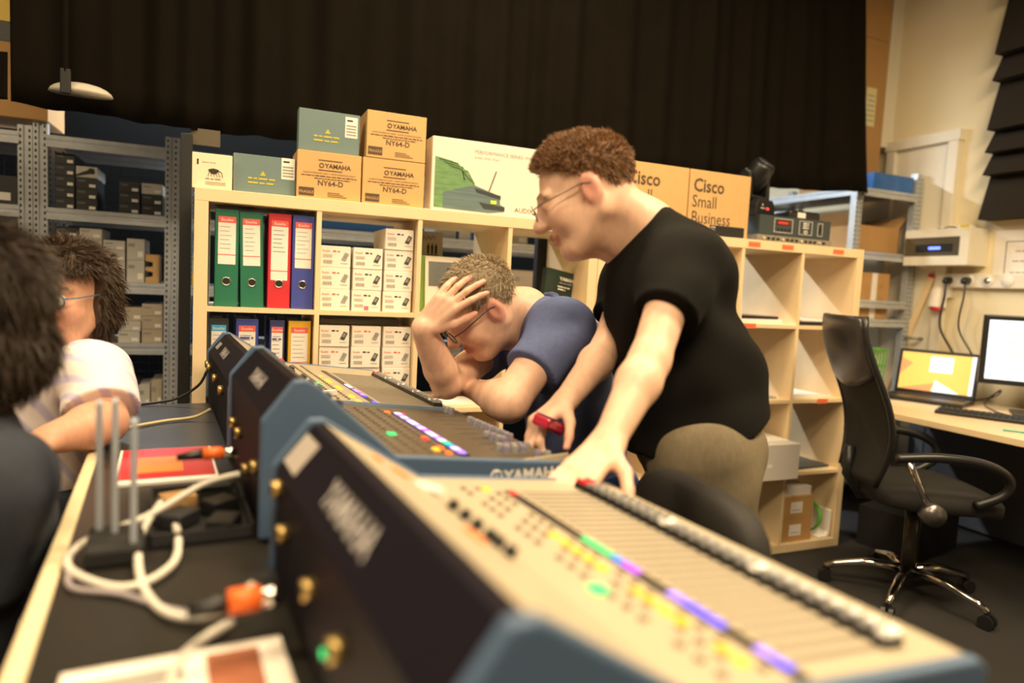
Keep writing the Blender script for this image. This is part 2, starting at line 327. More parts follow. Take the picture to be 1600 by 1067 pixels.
# ---- binders
def binder(x0, w, h, j, m, label, lean=0, narrow=0, style=0, u=0, i=0):
    z = cellz(j)[0]; e = empty('lever_binder', (x0+w/2, .03, z), 0, label, 'binder'); e.rotation_euler = (0, lean, 0)
    b = MB(); b.box(-w/2, w/2, 0, .004, 0, h, m); b.box(-w/2, -w/2+.003, 0, .285, 0, h, m); b.box(w/2-.003, w/2, 0, .285, 0, h, m); b.build('cover', e, bevel=.001)
    MB().box(-w/2+.006, w/2-.02, .02, .27, .004, h-.008, paper).build('paper_block', e)
    lw = w*.36; b = MB(); z1 = h*.93; z0 = h*.44 if not style else h*.30
    rect(b, -lw, lw, z0, z1, -.0008, paper); rc = red_ink if style != 2 else mat('sky_label', (.05, .4, .75), .6)
    rect(b, -lw, lw, z1-.020, z1, -.0014, rc); b.text('Esselte', .013, FR(0, -.002, z1-.015), paper, 'CENTER')
    rect(b, -lw, lw, z0+.030, z0+.0325, -.0014, rc)
    for k in range(6): rect(b, -lw*.8, lw*(.2+.5*random.random()), z1-.034-k*.014, z1-.0325-k*.014, -.0014, blue_ink if style == 1 else grey_ink)
    if style == 1 and j == 1: strokes(b, -lw*.85, z1-.045, lw*1.6, .009, -.002, blue_ink)
    b.build('spine_label', e)
    if j == 0 or style == 2:
        zz = h*.265; b = MB(); ring = [(.0125*math.cos(a), .0125*math.sin(a)) for a in [k*2*math.pi/20 for k in range(20)]]
        b.tube([(p[0], -.001, zz+p[1]) for p in ring+ring[:1]], .0018, chrome, 6, False); b.add([(p[0]*.95, -.0009, zz+p[1]*.95) for p in ring], [tuple(range(20))], matte_black); b.build('finger_ring', e, True)
gb = mat('binder_green', (.02, .16, .095), .4, noise=.05); rb = mat('binder_red', (.58, .03, .045), .4); bb = mat('binder_blue', (.055, .075, .36), .4); yb = mat('binder_yellow', (.72, .42, .03), .45); kb = mat('binder_black', (.03, .032, .035), .5)
binder(.060, .074, .316, 0, gb, 'green lever arch binder nearest the shelf end board'); binder(.1405, .074, .314, 0, gb, 'green lever arch binder between green and red binders', -.025)
binder(.2235, .074, .316, 0, rb, 'red lever arch binder on the upper shelf', 0, 0, 1); binder(.300, .074, .316, 0, bb, 'blue lever arch binder beside the red binder')
binder(.046, .062, .312, 1, kb, 'black binder with a light blue spine label', 0, 0, 2); binder(.128, .072, .312, 1, bb, 'wide blue binder on the lower shelf with a handwritten label', 0, 0, 1)
binder(.234, .050, .310, 1, mat('binder_navy', (.04, .05, .2), .4), 'narrow dark blue binder beside the yellow binder', 0, 0, 1); binder(.294, .076, .310, 1, yb, 'yellow lever arch binder on the lower shelf')

# ---- white product boxes
def prod(b, y, tone):
    b.text('Radial', .0105, FR(-.045, y, .052), red_ink); strokes(b, -.010, .052, .024, .008, y, ink if tone else red_ink)
    for k in range(3): rect(b, -.044, -.012, .042-k*.004, .0432-k*.004, y, grey_ink)
    for k in range(9): rect(b, -.042+k*.0036, -.0405+k*.0036+.001*(k % 2), .012, .024, y, grey_ink)
    d = [(.018, .026), (.034, .022), (.046, .048), (.032, .054)]; mm = mat('pic_dark', (.06, .06, .06), .6) if tone else mat('pic_grey', (.35, .34, .33), .6)
    b.add([(p[0], y, p[1]) for p in d], [(0, 1, 2, 3)], mm); b.add([(p[0]*.5+.017, y-.0004, p[1]*.5+.022) for p in d], [(0, 1, 2, 3)], grey_ink)
    rect(b, .018, .042, .014, .016, y, grey_ink)
protos = []
for tone in (0, 1):
    o = MB().box(-.051, .051, -.10, .10, 0, .0735, white_card).build('product_box', bevel=.0015); bmm = MB(); prod(bmm, -.1008, tone); bmm.build('print', o); protos.append(o)
used = set()
ORD = ('lowest', 'second lowest', 'third', 'fourth', 'topmost'); COLN = ('beside the blue binder', 'in the middle of the stack', 'beside the brochures'); COLL = ('beside the yellow binder', 'in the middle of the stack', 'behind the raised forearm')
def pbox(x, z, tone, label, group):
    o = protos[tone] if tone not in used else copy_tree(protos[tone]); used.add(tone)
    place(o, (x+random.uniform(-.001, .001), .13+random.uniform(0, .006), z), random.uniform(-.01, .01)); tag(o, label, 'box', group); return o
for r in range(4):
    for c in range(3):
        if r == 3 and c < 2: continue
        pbox(.446+c*.1115, cellz(0)[0]+r*.0745, 1 if c else 0, '%s white product box of the column %s, upper shelf' % (ORD[r], COLN[c]) if r < 3 else 'white product box standing alone on top of the upper shelf stack', 'white boxes on the upper shelf')
for r in range(4):
    for c in range(3): pbox(.450+c*.1115, cellz(1)[0]+r*.0745, (r+c) % 2, '%s white product box of the column %s, lower shelf' % (ORD[r], COLL[c]), 'white boxes on the lower shelf')
pk = MB().box(-.008, .008, -.1016, -.1006, .004, .018, pink_m).build('pink_sticker'); pk.parent = [o for o in COL.objects if o.name.startswith('product_box')][1]
bag = MB().prism([(0, 0), (.10, .0), (.12, .015), (.08, .028), (.02, .022)], 0, .3, mat('clear_bag', (.5, .55, .58), .15, trans=.5), 'x').build('plastic_bag', bevel=.008); place(bag, (.40, .09, cellz(1)[0]+.2985)); tag(bag, 'crumpled clear plastic bag on top of the lower white boxes', 'bag')

# ---- brochures, books, manuals
cz = cellz(0)[0]
def leaflet(name, label, w, h, m, loc, rz, rx, decor=None, t=.004, cat='leaflet'):
    o = MB().box(-w/2, w/2, 0, t, 0, h, m).build(name); place(o, loc, rz, rx); tag(o, label, cat)
    if decor: b = MB(); decor(b, -.0006); b.build('print', o)
    return o
def people_print(b, y):
    for k in range(3):
        x = .0+k*.016; b.add([(x-.004, y, .23), (x+.004, y, .23), (x+.006, y, .26), (x-.005, y, .26)], [(0, 1, 2, 3)], ink); b.add([(x-.002, y, .261), (x+.003, y, .261), (x+.003, y, .268), (x-.002, y, .268)], [(0, 1, 2, 3)], ink)
        b.tube([(x-.002, y, .23), (x-.004, y, .21)], .0014, ink, 4); b.tube([(x+.002, y, .23), (x+.006, y, .21)], .0014, ink, 4)
    b.tube(smooth_path([(-.035+k*.009, y, .285+.007*(-1)**k+k*.001) for k in range(8)], 4), .0009, ink, 4)
leaflet('brochure', 'grey brochure showing three small standing figures', .12, .315, mat('brochure_grey', (.42, .40, .38), .5), (.83, .20, cz), 0, -.10, people_print)
def sil(b, y):
    rect(b, -.062, .062, .10, .195, y, mat('photo_grey', (.16, .17, .17), .4, noise=.4, nscale=12)); b.add([(-.01, y-.0004, .10), (.045, y-.0004, .10), (.042, y-.0004, .14), (.03, y-.0004, .152), (.03, y-.0004, .172), (.014, y-.0004, .175), (.01, y-.0004, .155), (-.002, y-.0004, .14)], [tuple(range(8))], ink); [rect(b, -.04+.011*k, -.038+.011*k, .03, .062, y, ink) for k in range(3)], [rect(b, -.04, -.016, .03+.014*k, .032+.014*k, y, ink) for k in range(3)]
leaflet('brochure', 'white brochure with a dark silhouette photograph', .15, .215, white_card, (.872, .12, cz), .03, -.10, sil)
leaflet('brochure', 'light green brochure leaning behind the silhouette brochure', .17, .217, mat('lime_card', (.35, .6, .15), .5), (.845, .145, cz), .03, -.10)
for k in range(3): leaflet('green_book', 'slim light green book standing beside the shelf divider', .016, .195, green_card, (1.052+k*.018, .12, cz), 0, 0, lambda b, y: (rect(b, -.003, .003, .13, .15, y, paper)), .16, 'book')['group'] = 'green books by the divider'
for k, o in enumerate([o for o in COL.objects if o.name.startswith('green_book') and not o.name.startswith('green_booklet')]): o['label'] = 'slim light green book standing beside the shelf divider'
def yam(b, y): b.text('YAMAHA', .02, FR(.0, y, .15), paper, bold=.0005); strokes(b, .0, .137, .06, .006, y, grey_ink); strokes(b, -.006, .120, .06, .007, y, paper); strokes(b, -.004, .109, .036, .007, y, paper)
o = leaflet('thick_manual', 'thick dark green manual leaning in the shelf cell', .135, .19, mat('manual_cover', (.012, .03, .022), .25, noise=.8, nscale=14), (1.335, .08, cz), .15, 0, yam, .03, 'book'); o.rotation_euler = (-.15, .16, .1); o.location.z += .004
MB().box(.0676, .0690, .001, .029, .001, .188, paper).build('page_edge', o)
# ---- contents of the second unit
def flat(name, label, u, i, j, w, d_, h, m, dx=0, cat='magazine', rz=0):
    a, b_ = cellx(u, i); o = MB().box(-w/2, w/2, -d_/2, d_/2, 0, h, m).build(name, bevel=.001); place(o, ((a+b_)/2+dx, .19, cellz(j)[0]), rz); tag(o, label, cat); return o
o = flat('magazine_stack', 'thick magazine lying under a black folder on the upper shelf', 1, 2, 0, .24, .29, .022, paper, .0); 
o = flat('black_folder', 'black folder lying on top of a magazine', 1, 2, 0, .22, .28, .014, black_plastic, -.01, 'folder', .05); o.location.z += .0225
o = MB().box(-.006, .006, -.13, .13, 0, .21, paper).build('upright_magazine'); place(o, (cellx(1, 2)[0]+.02, .15, cellz(0)[0]), 0, 0, -.06); tag(o, 'white magazine standing against the cell side', 'magazine')
o = flat('black_folder', 'black folder with white papers on it in the cell beside the outer side board', 1, 3, 0, .27, .29, .018, matte_black, 0, 'folder'); o2 = flat('loose_papers', 'white printed papers lying on a black folder', 1, 3, 0, .25, .27, .008, paper, .01, 'papers', .06); o2.location.z += .0185
flat('thin_booklet', 'thin pale booklet lying flat on the middle shelf', 1, 3, 1, .25, .3, .010, paper, -.02, 'booklet'); flat('thin_booklet', 'thin grey booklet lying flat beside the divider', 1, 2, 1, .22, .28, .008, mat('grey_card', (.35, .36, .34), .6), .02, 'booklet')
flat('catalogue', 'dark catalogue with speckled cover in the lower cell', 1, 3, 2, .29, .30, .012, mat('speckle', (.03, .05, .07), .3, noise=1, nscale=40), 0, 'booklet', .05)
o = carton('storage_box', 'white cardboard storage box pulled out of its cell', 'box', .318, .165, .38, mat('white_box', (.62, .57, .52), .7), (sum(cellx(1, 2))/2, .10, cellz(2)[0]), 0, None, [('name_tag', lambda b, y: rect(b, -.03, .0, .06, .075, y, paper))])
MB().box(-.13, .13, -.15, .15, .1655, .174, paper).build('paper_stack', o)
for k, lab in enumerate(('lower brown carton with a white label on the bottom shelf', 'brown carton with a white label resting on another brown carton')):
    carton('brown_carton', lab, 'box', .2, .112, .2, kraft2, (cellx(1, 3)[0]+.108, .12, OT+k*.1125), 0, None, [('label_sheet', lambda b, y: (rect(b, -.045, .03, .03, .085, y, paper), rect(b, -.035, .02, .042, .046, y-.0004, grey_ink)))])
for k in range(2):
    o = flat('paper_ream', ('white block of paper directly on the brown cartons' if k == 0 else 'white block of paper topmost on the brown cartons'), 1, 3, 3, .18, .2, .021, paper, -.06, 'papers'); o.location.z = OT+.2255+k*.0215; o.location.y = .13
o = MB(); o.tube(smooth_path([(.02*math.sin(a*1.1), .1*math.cos(a), .085+.075*math.sin(a)) for a in [k*.7 for k in range(20)]], 4), .006, mat('cable_green', (.1, .35, .03), .4), 6); o = o.build('green_cable_coil', smooth=True); place(o, (cellx(1, 3)[1]-.065, .12, OT+.006)); tag(o, 'coil of green cable beside the brown cartons', 'cable')
o = MB().prism([(0, 0), (.06, 0), (.075, .02), (.078, .14), (.066, .14), (.062, .03), (.05, .014), (0, .012)], 0, .15, white_card, 'y').build('white_tray', bevel=.003); place(o, (cellx(1, 3)[1]-.085, .01, OT)); tag(o, 'white plastic tray edge beside the green cable', 'tray')
flat('leaflet_pile', 'thin pile of green and black leaflets on the bottom shelf', 1, 2, 3, .25, .3, .016, mat('leaf_pile', (.06, .12, .09), .5, noise=.8, nscale=20), 0, 'leaflets')

# ================================================================== METAL RACKS
def post(parent, x, y, z1, w=.052, d_=.04):
    b = MB(); b.box(x-w/2, x-w*.12, y-.0015, y, 0, z1, galv); b.box(x+w*.12, x+w/2, y-.0015, y, 0, z1, galv); b.box(x-w*.12, x+w*.12, y+.008, y+.0095, 0, z1, galv)
    b.box(x-w*.12-.001, x-w*.12, y, y+.009, 0, z1, galv); b.box(x+w*.12, x+w*.12+.001, y, y+.009, 0, z1, galv); b.box(x-w/2, x-w/2+.0015, y, y+d_, 0, z1, galv); b.box(x+w/2-.0015, x+w/2, y, y+d_, 0, z1, galv)
    p = b.build('upright', parent)
    h = MB(); n = int(z1/.026)
    for k in range(n):
        for s in (-1, 1): h.prism([(x+s*w*.31-.004, k*.026+.010), (x+s*w*.31+.004, k*.026+.010), (x+s*w*.31+.003, k*.026+.022), (x+s*w*.31-.003, k*.026+.022)], y-.0022, y-.0014, matte_black, 'y')
    h.build('slot_holes', p)['kind'] = 'stuff'
def beam(parent, a, b_, h=.05, name='beam'):
    a, b_ = Vector(a), Vector(b_); L = (b_-a).length; ang = math.atan2(b_.y-a.y, b_.x-a.x)
    o = MB().prism([(0, 0), (-.012, 0), (-.012, h*.35), (-.004, h*.45), (-.004, h*.6), (-.012, h*.7), (-.012, h), (.03, h), (.03, h-.003), (0, h-.003)], 0, L, galv, 'x').build(name, parent); place(o, a, ang); return o
LV = (1.70, 1.395, 1.09, .815, .50, .12)
def rack(x0, x1, y, depth, levels, ztop, label, posts=True):
    e = empty('storage_rack', (0, 0, 0), 0, label, 'rack')
    for x in ((x0, x1) if posts else (x1,)): post(e, x, y, ztop); post(e, x, y+depth-.04, ztop)
    for z in levels:
        beam(e, (x0+.02, y+.003, z), (x1-.02, y+.003, z)); beam(e, (x0+.02, y+depth-.02, z), (x1-.02, y+depth-.02, z))
        MB().box(x0+.03, x1-.03, y+.034, y+depth-.025, z+.040, z+.050, grey_metal).build('shelf_panel', e)
    return e
RY = 1.1
rack(-.632, -.132, RY, .42, LV, 1.80, 'galvanised storage rack holding small white and dark boxes'); rack(-1.186, -.686, RY, .42, LV, 1.78, 'galvanised storage rack mostly hidden behind the seated people')
rack(-.078, .94, RY, .42, LV, 1.80, 'galvanised storage rack behind the binder shelf'); rack(.994, 2.05, RY, .42, LV, 1.80, 'galvanised storage rack behind the wireless carton and dark manual')
for xx in (-.40, -.92):
    gm = MB()
    for k in range(10): gm.tube([(xx-.2+k*.044, RY+.40, .17), (xx-.2+k*.044, RY+.40, 1.7)], .0015, dark_metal, 4)
    for k in range(34): gm.tube([(xx-.21, RY+.402, .2+k*.044), (xx+.21, RY+.402, .2+k*.044)], .0015, dark_metal, 4)
    o = gm.build('wire_mesh_panel'); tag(o, 'dark wire mesh panel at the back of the rack' + (' with the white boxes' if xx > -.5 else ' behind the people'), 'mesh panel')
def small_box(x0, x1, z, h, m, label, group, y=RY+.03, dep=.22, sticker=True):
    o = MB().box(-(x1-x0)/2, (x1-x0)/2, 0, dep, 0, h, m).build('stock_box', bevel=.0015); place(o, ((x0+x1)/2, y, z), random.uniform(-.02, .02)); tag(o, label, 'box', group)
    if sticker:
        w = x1-x0; b = MB(); rect(b, w*.12, w*.42, h*.15, h*.42, -.0008, paper); rect(b, -w*.42, -w*.05, h*.62, h*.78, -.0008, grey_ink if m != dk_box else mat('dim_print', (.12, .12, .12), .6)); b.build('box_label', o)
    return o
dk_box = mat('dark_box', (.03, .032, .033), .5); wt_box = mat('stock_white', (.52, .5, .46), .6); tan_box = mat('stock_tan', (.45, .38, .29), .7)
z0 = LV[1]+.0505
for r in range(5):
    small_box(-.585, -.513, z0+r*.048, .047, dk_box, '%s dark stock box of the tall stack against the rack upright' % ORD[r], 'dark stock boxes')
    if r < 4: small_box(-.508, -.428, z0+r*.048, .047, dk_box if r < 3 else wt_box, '%s dark stock box under the white microphone box' % ORD[r] if r < 3 else 'white stock box with a black microphone picture on the dark stack', 'dark stock boxes' if r < 3 else None, sticker=r < 3)
    if r == 3: mb_ = MB(); mb_.add([(-.040, -.0008, .004), (-.034, -.0008, .003), (.012, -.0008, .016), (.028, -.0008, .016), (.032, -.0008, .024), (.030, -.0008, .040), (.012, -.0008, .042), (.004, -.0008, .032), (-.040, -.0008, .010)], [tuple(range(9))], ink); mb_.build('microphone_picture', [o_ for o_ in COL.objects if o_.name.startswith('stock_box')][-1])
for r in range(3):
    small_box(-.345, -.262, z0+r*.048, .047, dk_box, '%s dark stock box of the low three-box stack' % ORD[r], 'low dark stock boxes')
    small_box(-.255, -.170, z0+r*.048, .047, dk_box if r < 2 else wt_box, '%s dark stock box under a whitish box by the upright' % ORD[r] if r < 2 else 'whitish stock box topmost on the low dark stack', 'low dark stock boxes' if r < 2 else None)
z0 = LV[2]+.0505
for c in range(3):
    for r in range(5 if c < 2 else 4): small_box(-.585+c*.09, -.500+c*.09, z0+r*.046, .045, wt_box if c else dk_box, ('%s white stock box of the stack ' % ORD[r]+('between dark boxes and white stack' if c == 1 else 'beside the upright packages')) if c else '%s dark stock box on the middle rack shelf' % ORD[r], 'white stock boxes' if c else 'middle dark stock boxes')
small_box(-.312, -.242, z0, .100, wt_box, 'upright whitish package at the bottom of a pair', None); small_box(-.312, -.242, z0+.101, .095, wt_box, 'upright whitish package resting on another package', None)
o = MB().prism([(0, 0), (.055, 0), (.055, .13), (0, .13), (0, .10), (.03, .095), (.03, .075), (0, .07), (0, .055), (.03, .05), (.03, .03), (0, .025)], 0, .15, kraft, 'y').build('card_insert'); place(o, (-.238, RY+.04, z0)); tag(o, 'notched cardboard insert standing on the middle rack shelf', 'cardboard')
z0 = LV[3]+.0505
for k, (h, m) in enumerate(((.052, wt_box), (.045, wt_box), (.062, tan_box))): small_box(-.345+.004*k, -.258+.004*k, z0+(0, .053, .099)[k], h, m, ('whitish carton at the bottom of the lower rack stack', 'whitish carton in the middle of the lower rack stack', 'tan carton with a white label topmost on its stack')[k], None)
for k, (h, m) in enumerate(((.062, tan_box), (.060, tan_box), (.055, tan_box))): small_box(-.25, -.165, z0+(0, .063, .124)[k], h, m, ('tan carton at the bottom beside the rack upright', 'tan carton in the middle beside the rack upright', 'tan carton topmost beside the rack upright')[k], None)
z0 = LV[4]+.0505
for k in range(4): small_box(-.36+k*.05, -.315+k*.05, z0, .12+.02*(k % 2), (wt_box, dk_box, wt_box, tan_box)[k], ('narrow white box standing on the bottom rack shelf', 'narrow dark box standing on the bottom rack shelf', 'second narrow white box standing past the dark one', 'narrow tan box standing on the bottom rack shelf')[k], None)
# second bay left
z0 = LV[1]+.0505
small_box(-1.02, -.72, z0, .12, dk_box, 'wide dark carton on the rack behind the people', None); small_box(-.98, -.75, LV[2]+.0505, .15, mat('binders_far', (.3, .33, .28), .6), 'pale green-grey carton on the rack behind the people', None)
# top boxes left of the curtain
small_box(-.95, -.60, 1.803, .30, kraft2, 'brown carton on top of the rack beyond the curtain edge', None, RY-.02, .3, False); small_box(-.95, -.60, 2.1835, .16, yellow_card, 'yellowish carton stacked above the brown carton', None, RY-.02, .3, False)
small_box(-.95, -.60, 2.104, .078, dk_box, 'dark carton between the brown and yellowish cartons', None, RY-.02, .3, False)
# narrow things between rack and binder shelf
z0 = LV[1]+.0505
small_box(-.045, .005, z0, .11, wt_box, 'white carton squeezed beside the rack upright', None); small_box(-.045, .01, LV[2]+.0505, .055, yellow_card, 'stack of coloured folders beside the rack upright', None, RY+.03, .2, False)
small_box(-.045, .005, LV[2]+.107, .09, wt_box, 'white carton on the coloured folders', None); small_box(-.045, -.005, LV[3]+.0505, .16, blue_card, 'blue carton standing beside the rack upright', None, RY+.03, .2, False); small_box(-.045, .005, LV[4]+.0505, .16, wt_box, 'white carton with large sideways lettering on the low rack shelf', None, sticker=False); mb_ = MB(); mb_.text('CS75', .042, FR(.012, -.0008, .03) @ Matrix.Rotation(math.pi/2, 4, 'Z'), ink); mb_.build('lettering', [o_ for o_ in COL.objects if o_.name.startswith('stock_box')][-1])
# behind the see-through cells
small_box(.50, .86, LV[1]+.0505, .07, blue_card, 'bright blue carton seen through the binder shelf', None, RY+.02, .3, False); small_box(1.12, 1.24, LV[1]+.0505, .10, wt_box, 'white carton with red print seen through the shelf', None, sticker=False); mb_ = MB(); strokes(mb_, -.05, .06, .1, .010, -.0008, red_ink); strokes(mb_, -.04, .04, .08, .006, -.0008, grey_ink); mb_.build('red_print', [o_ for o_ in COL.objects if o_.name.startswith('stock_box')][-1]); small_box(1.25, 1.36, LV[1]+.0505, .10, blue_card, 'blue and white carton seen through the shelf', None, sticker=False); mb_ = MB(); rect(mb_, -.05, .015, .004, .096, -.0008, paper); mb_.build('white_panel', [o_ for o_ in COL.objects if o_.name.startswith('stock_box')][-1])
small_box(1.52, 1.66, LV[1]+.0505, .09, mat('olive_box', (.5, .48, .3), .6), 'olive carton on the rack behind the dark manual', None); small_box(1.55, 1.72, LV[2]+.0505, .16, tan_box, 'tan carton on the rack below the olive carton', None); small_box(.5, .9, LV[2]+.0505, .1, dk_box, 'dark carton on the rack behind the white boxes', None); small_box(1.15, 1.4, LV[2]+.0505, .2, dk_box, 'tall dark carton on the rack behind the brochures', None)
# right rack: short side faces the room, long side runs back
e = empty('storage_rack', (0, 0, 0), 0, 'galvanised rack behind the end of the birch shelf by the wall', 'rack')
RX0, RX1, RYa, RYb = 3.43, 3.91, .475, 1.45
for x in (RX0, RX1):
    for y in (RYa, RYb): post(e, x, y, 1.89 if x == RX0 else 2.0, .05, .04)
for z in (1.83, 1.47, 1.19, 1.08, .6, .15):
    beam(e, (RX0+.02, RYa+.003, z), (RX1-.02, RYa+.003, z), .045)
    o = beam(e, (RX0-.012, RYb, z), (RX0-.012, RYa+.02, z), .045); beam(e, (RX0+.02, RYb+.02, z), (RX1-.02, RYb+.02, z), .045)
    if z != 1.19: MB().box(RX0+.02, RX1-.01, RYa+.035, RYb, z+.036, z+.046, grey_metal).build('shelf_panel', e)
def open_carton(x0, x1, y0, y1, z, h, label):
    e2 = empty('open_carton', ((x0+x1)/2, (y0+y1)/2, z), .03, label, 'box'); w, d_ = (x1-x0)/2, (y1-y0)/2; b = MB()
    b.box(-w, w, -d_, d_, 0, .004, kraft2); b.box(-w, w, -d_, -d_+.004, 0, h, kraft2); b.box(-w, w, d_-.004, d_, 0, h, kraft2); b.box(-w, -w+.004, -d_, d_, 0, h, kraft2); b.box(w-.004, w, -d_, d_, 0, h, kraft2); b.build('carton_body', e2)
    for sgn, ax in ((1, 'x'), (-1, 'x'), (1, 'y')):
        M_ = Matrix.Translation((sgn*w if ax == 'x' else 0, d_ if ax == 'y' else 0, h)) @ (Matrix.Rotation(sgn*.7, 4, 'Y') if ax == 'x' else Matrix.Rotation(-.6, 4, 'X'))
        MB().box(-.002, .002, -d_*.95, d_*.95, 0, .09, kraft2, M_).build('flap', e2) if ax == 'x' else MB().box(-w*.95, w*.95, -.002, .002, 0, .09, kraft2, M_).build('flap', e2)
    MB().box(-w*.8, w*.8, -d_*.8, d_*.7, h*.4, h*.95, dk_box).build('packed_goods', e2)
open_carton(3.50, 3.85, .53, .82, 1.517, .155, 'open brown carton with raised flaps on the rack by the wall')
carton('taped_carton', 'brown carton with white printed tape on the rack by the wall', 'box', .30, .27, .3, kraft2, (3.63, .66, 1.127), 0, None, [('white_tape', lambda b, y: rect(b, .0, .045, 0, .27, y, paper)), ('print_marks', lambda b, y: [b.text('/ / /', .04, FR(-.13+.19*(k % 2), y, .03+.075*(k//2)), ink_brown, squeeze=.7) for k in range(6)])])
carton('shelf_carton', 'small carton with clear tape standing inside the rack corner', 'box', .22, .14, .2, mat('tan2', (.5, .4, .22), .5), (3.56, 1.0, 1.517)); carton('shelf_carton', 'pale lilac carton deep inside the rack', 'box', .3, .22, .3, mat('lilac', (.4, .38, .42), .6), (3.62, 1.28, 1.517))
carton('blue_bag_box', 'glossy blue carton on top of the rack by the wall', 'box', .33, .095, .2, mat('gloss_blue', (.02, .12, .42), .2, noise=.5, nscale=10), (3.70, .58, 1.877))
def biglab(b, y): rect(b, -.01, .075, .43, .66, y, mat('cream_label', (.75, .68, .38), .6)); [rect(b, .0, .065, .46+k*.03, .466+k*.03, y-.0004, grey_ink) for k in range(6)]
carton('tall_carton', 'very tall brown carton with a cream label above the rack', 'box', .30, .95, .34, kraft2, (3.715, .90, 1.877), 0, None, [('label_sheet', biglab)])
carton('tall_carton', 'brown carton stacked on the very tall carton', 'box', .30, .42, .34, kraft2, (3.71, .90, 2.829))
# items at the shelf foot by the rack
b = MB()
for k in range(7): b.tube([(-.06+k*.02, -.06, 0), (-.07+k*.0235, -.075, .26)], .004, MATS['cable_green'], 5); b.tube([(-.06+k*.02, .06, 0), (-.07+k*.0235, .075, .26)], .004, MATS['cable_green'], 5)
for z in (.004, .09, .17, .256): b.tube([(-.07, -.07, z), (.07, -.07, z), (.07, .07, z), (-.07, .07, z), (-.07, -.07, z)], .005, MATS['cable_green'], 5)
b.box(-.06, .06, -.06, .06, 0, .006, MATS['cable_green'])
o = b.build('wire_basket'); place(o, (3.35, .275, .7105)); tag(o, 'green basket standing at the back of the desk beside the laptop', 'basket')

# ================================================================== RIGHT WALL THINGS
e = empty('wall_cabinet', (3.98, .27, 1.45), 0, 'cream wall cabinet with a dark window and blue display', 'cabinet')
b = MB(); b.box(-.16, 0, -.19, .19, 0, .205, white_paint); b.build('case', e, bevel=.004)
b = MB(); b.box(-.168, -.16, -.19, .19, 0, .052, white_paint); b.box(-.168, -.16, -.19, .19, .158, .205, white_paint); b.box(-.168, -.16, -.19, -.14, .05, .16, white_paint); b.build('front_frame', e, bevel=.002)
b = MB(); b.box(-.163, -.1602, -.139, .188, .052, .158, mat('smoke_glass', (.10, .085, .06), .15)); b.build('window', e)
b = MB(); b.box(-.1645, -.163, -.10, .12, .075, .12, matte_black); b.box(-.1655, -.1645, -.03, .04, .09, .105, glow('blue_disp', (.1, .15, 1), 2.5)); b.build('tuner_display', e)
def wallbox(name, label, cat, y0, y1, z0, z1, t, m, bevel=.002): o = MB().box(-t, 0, -(y1-y0)/2, (y1-y0)/2, 0, z1-z0, m).build(name, bevel=bevel); place(o, (3.98, (y0+y1)/2, z0)); tag(o, label, cat); return o
o = wallbox('certificate', 'white certificate sheet in a clear holder on the wall', 'certificate', -.42, .045, 1.36, 1.645, .006, paper); b = MB()
for q in ((-.19, .17, .03, .034), (-.19, .17, .221, .225), (-.19, -.186, .03, .225), (.166, .17, .03, .225)): b.box(-.0068, -.006, q[0], q[1], q[2], q[3], mat('purple_ink', (.08, .05, .15), .6))
for z_, y0_, y1_ in ((.200, -.05, .05), (.168, -.10, .12), (.140, -.06, .07), (.115, -.11, .13), (.055, .06, .14), (.050, -.12, -.05)):
    t_ = y1_
    while t_ > y0_: l_ = random.uniform(.012, .035); b.box(-.0068, -.006, max(t_-l_, y0_), t_, z_, z_+.006, grey_ink); t_ -= l_+.006
b.build('certificate_print', o)
o = wallbox('socket_strip', 'cream power socket strip on the wall below the cabinet', 'socket strip', -.25, .31, 1.33, 1.41, .04, white_paint, .006)
for k in range(4):
    y = .22-k*.105; s_ = MB().tube([(-.0405, y, .04), (-.0435, y, .04)], [.034, .032], white_card, 20); s_ = s_.build('socket', o, True)
    if k < 2: MB().tube([(-.042, y, .04), (-.075, y, .038), (-.095, y-.005, .03)], [.022, .02, .012], black_plastic, 12).build('plug', s_, True)
    elif k == 2: MB().tube([(-.0437, y, .04), (-.045, y, .04)], .018, chrome, 12).build('socket_lock', s_, True)
o = MB(); o.tube([(0, 0, 0), (-.05, 0, -.03), (-.06, 0, -.12)], [.04, .045, .05], white_card, 16); o.box(-.03, 0, -.05, .05, -.06, .06, white_card); o = o.build('industrial_socket', bevel=.004); place(o, (3.98, .30, 1.33)); tag(o, 'white round power outlet with a red lever on the wall', 'socket'); MB().tube([(-.06, .045, -.11), (-.09, .0, -.125), (-.10, -.06, -.13)], [.012, .014, .008], red_m, 8).build('red_lever', o, True)
for y, lab in ((.235, 'thick black power cable hanging from the wall socket'), (.125, 'thin black power cable hanging beside the thick one')):
    o = MB().tube(smooth_path([(3.885, y, 1.355), (3.87, y-.01, 1.28), (3.90, y+.02, 1.1), (3.935, y-.06, .93), (3.945, y-.07, .75), (3.95, y-.07, .3)], 6), .007 if y > .2 else .005, black_plastic, 6).build('power_cable', smooth=True); tag(o, lab, 'cable')
o = MB().box(-.02, .02, -.10, .10, 0, .02, paper).build('cable_tie_bag'); place(o, (3.90, .22, 1.655)); tag(o, 'clear bag with black and yellow ties on the wall cabinet', 'bag')
MB().box(-.021, .021, -.09, -.04, .002, .021, mat('yellow_p', (.7, .55, .02), .5)).build('yellow_end', o); MB().tube(smooth_path([(-.021, -.02, .01), (-.0215, .03, .016), (-.021, .06, .006), (-.021, .09, .012)], 5), .003, ink, 5).build('black_ties', o)
A_, B_ = Vector((3.947, .36, 1.40)), Vector((3.947, .84, .0)); dv = B_-A_; ang = math.atan2(dv.y, -dv.z)
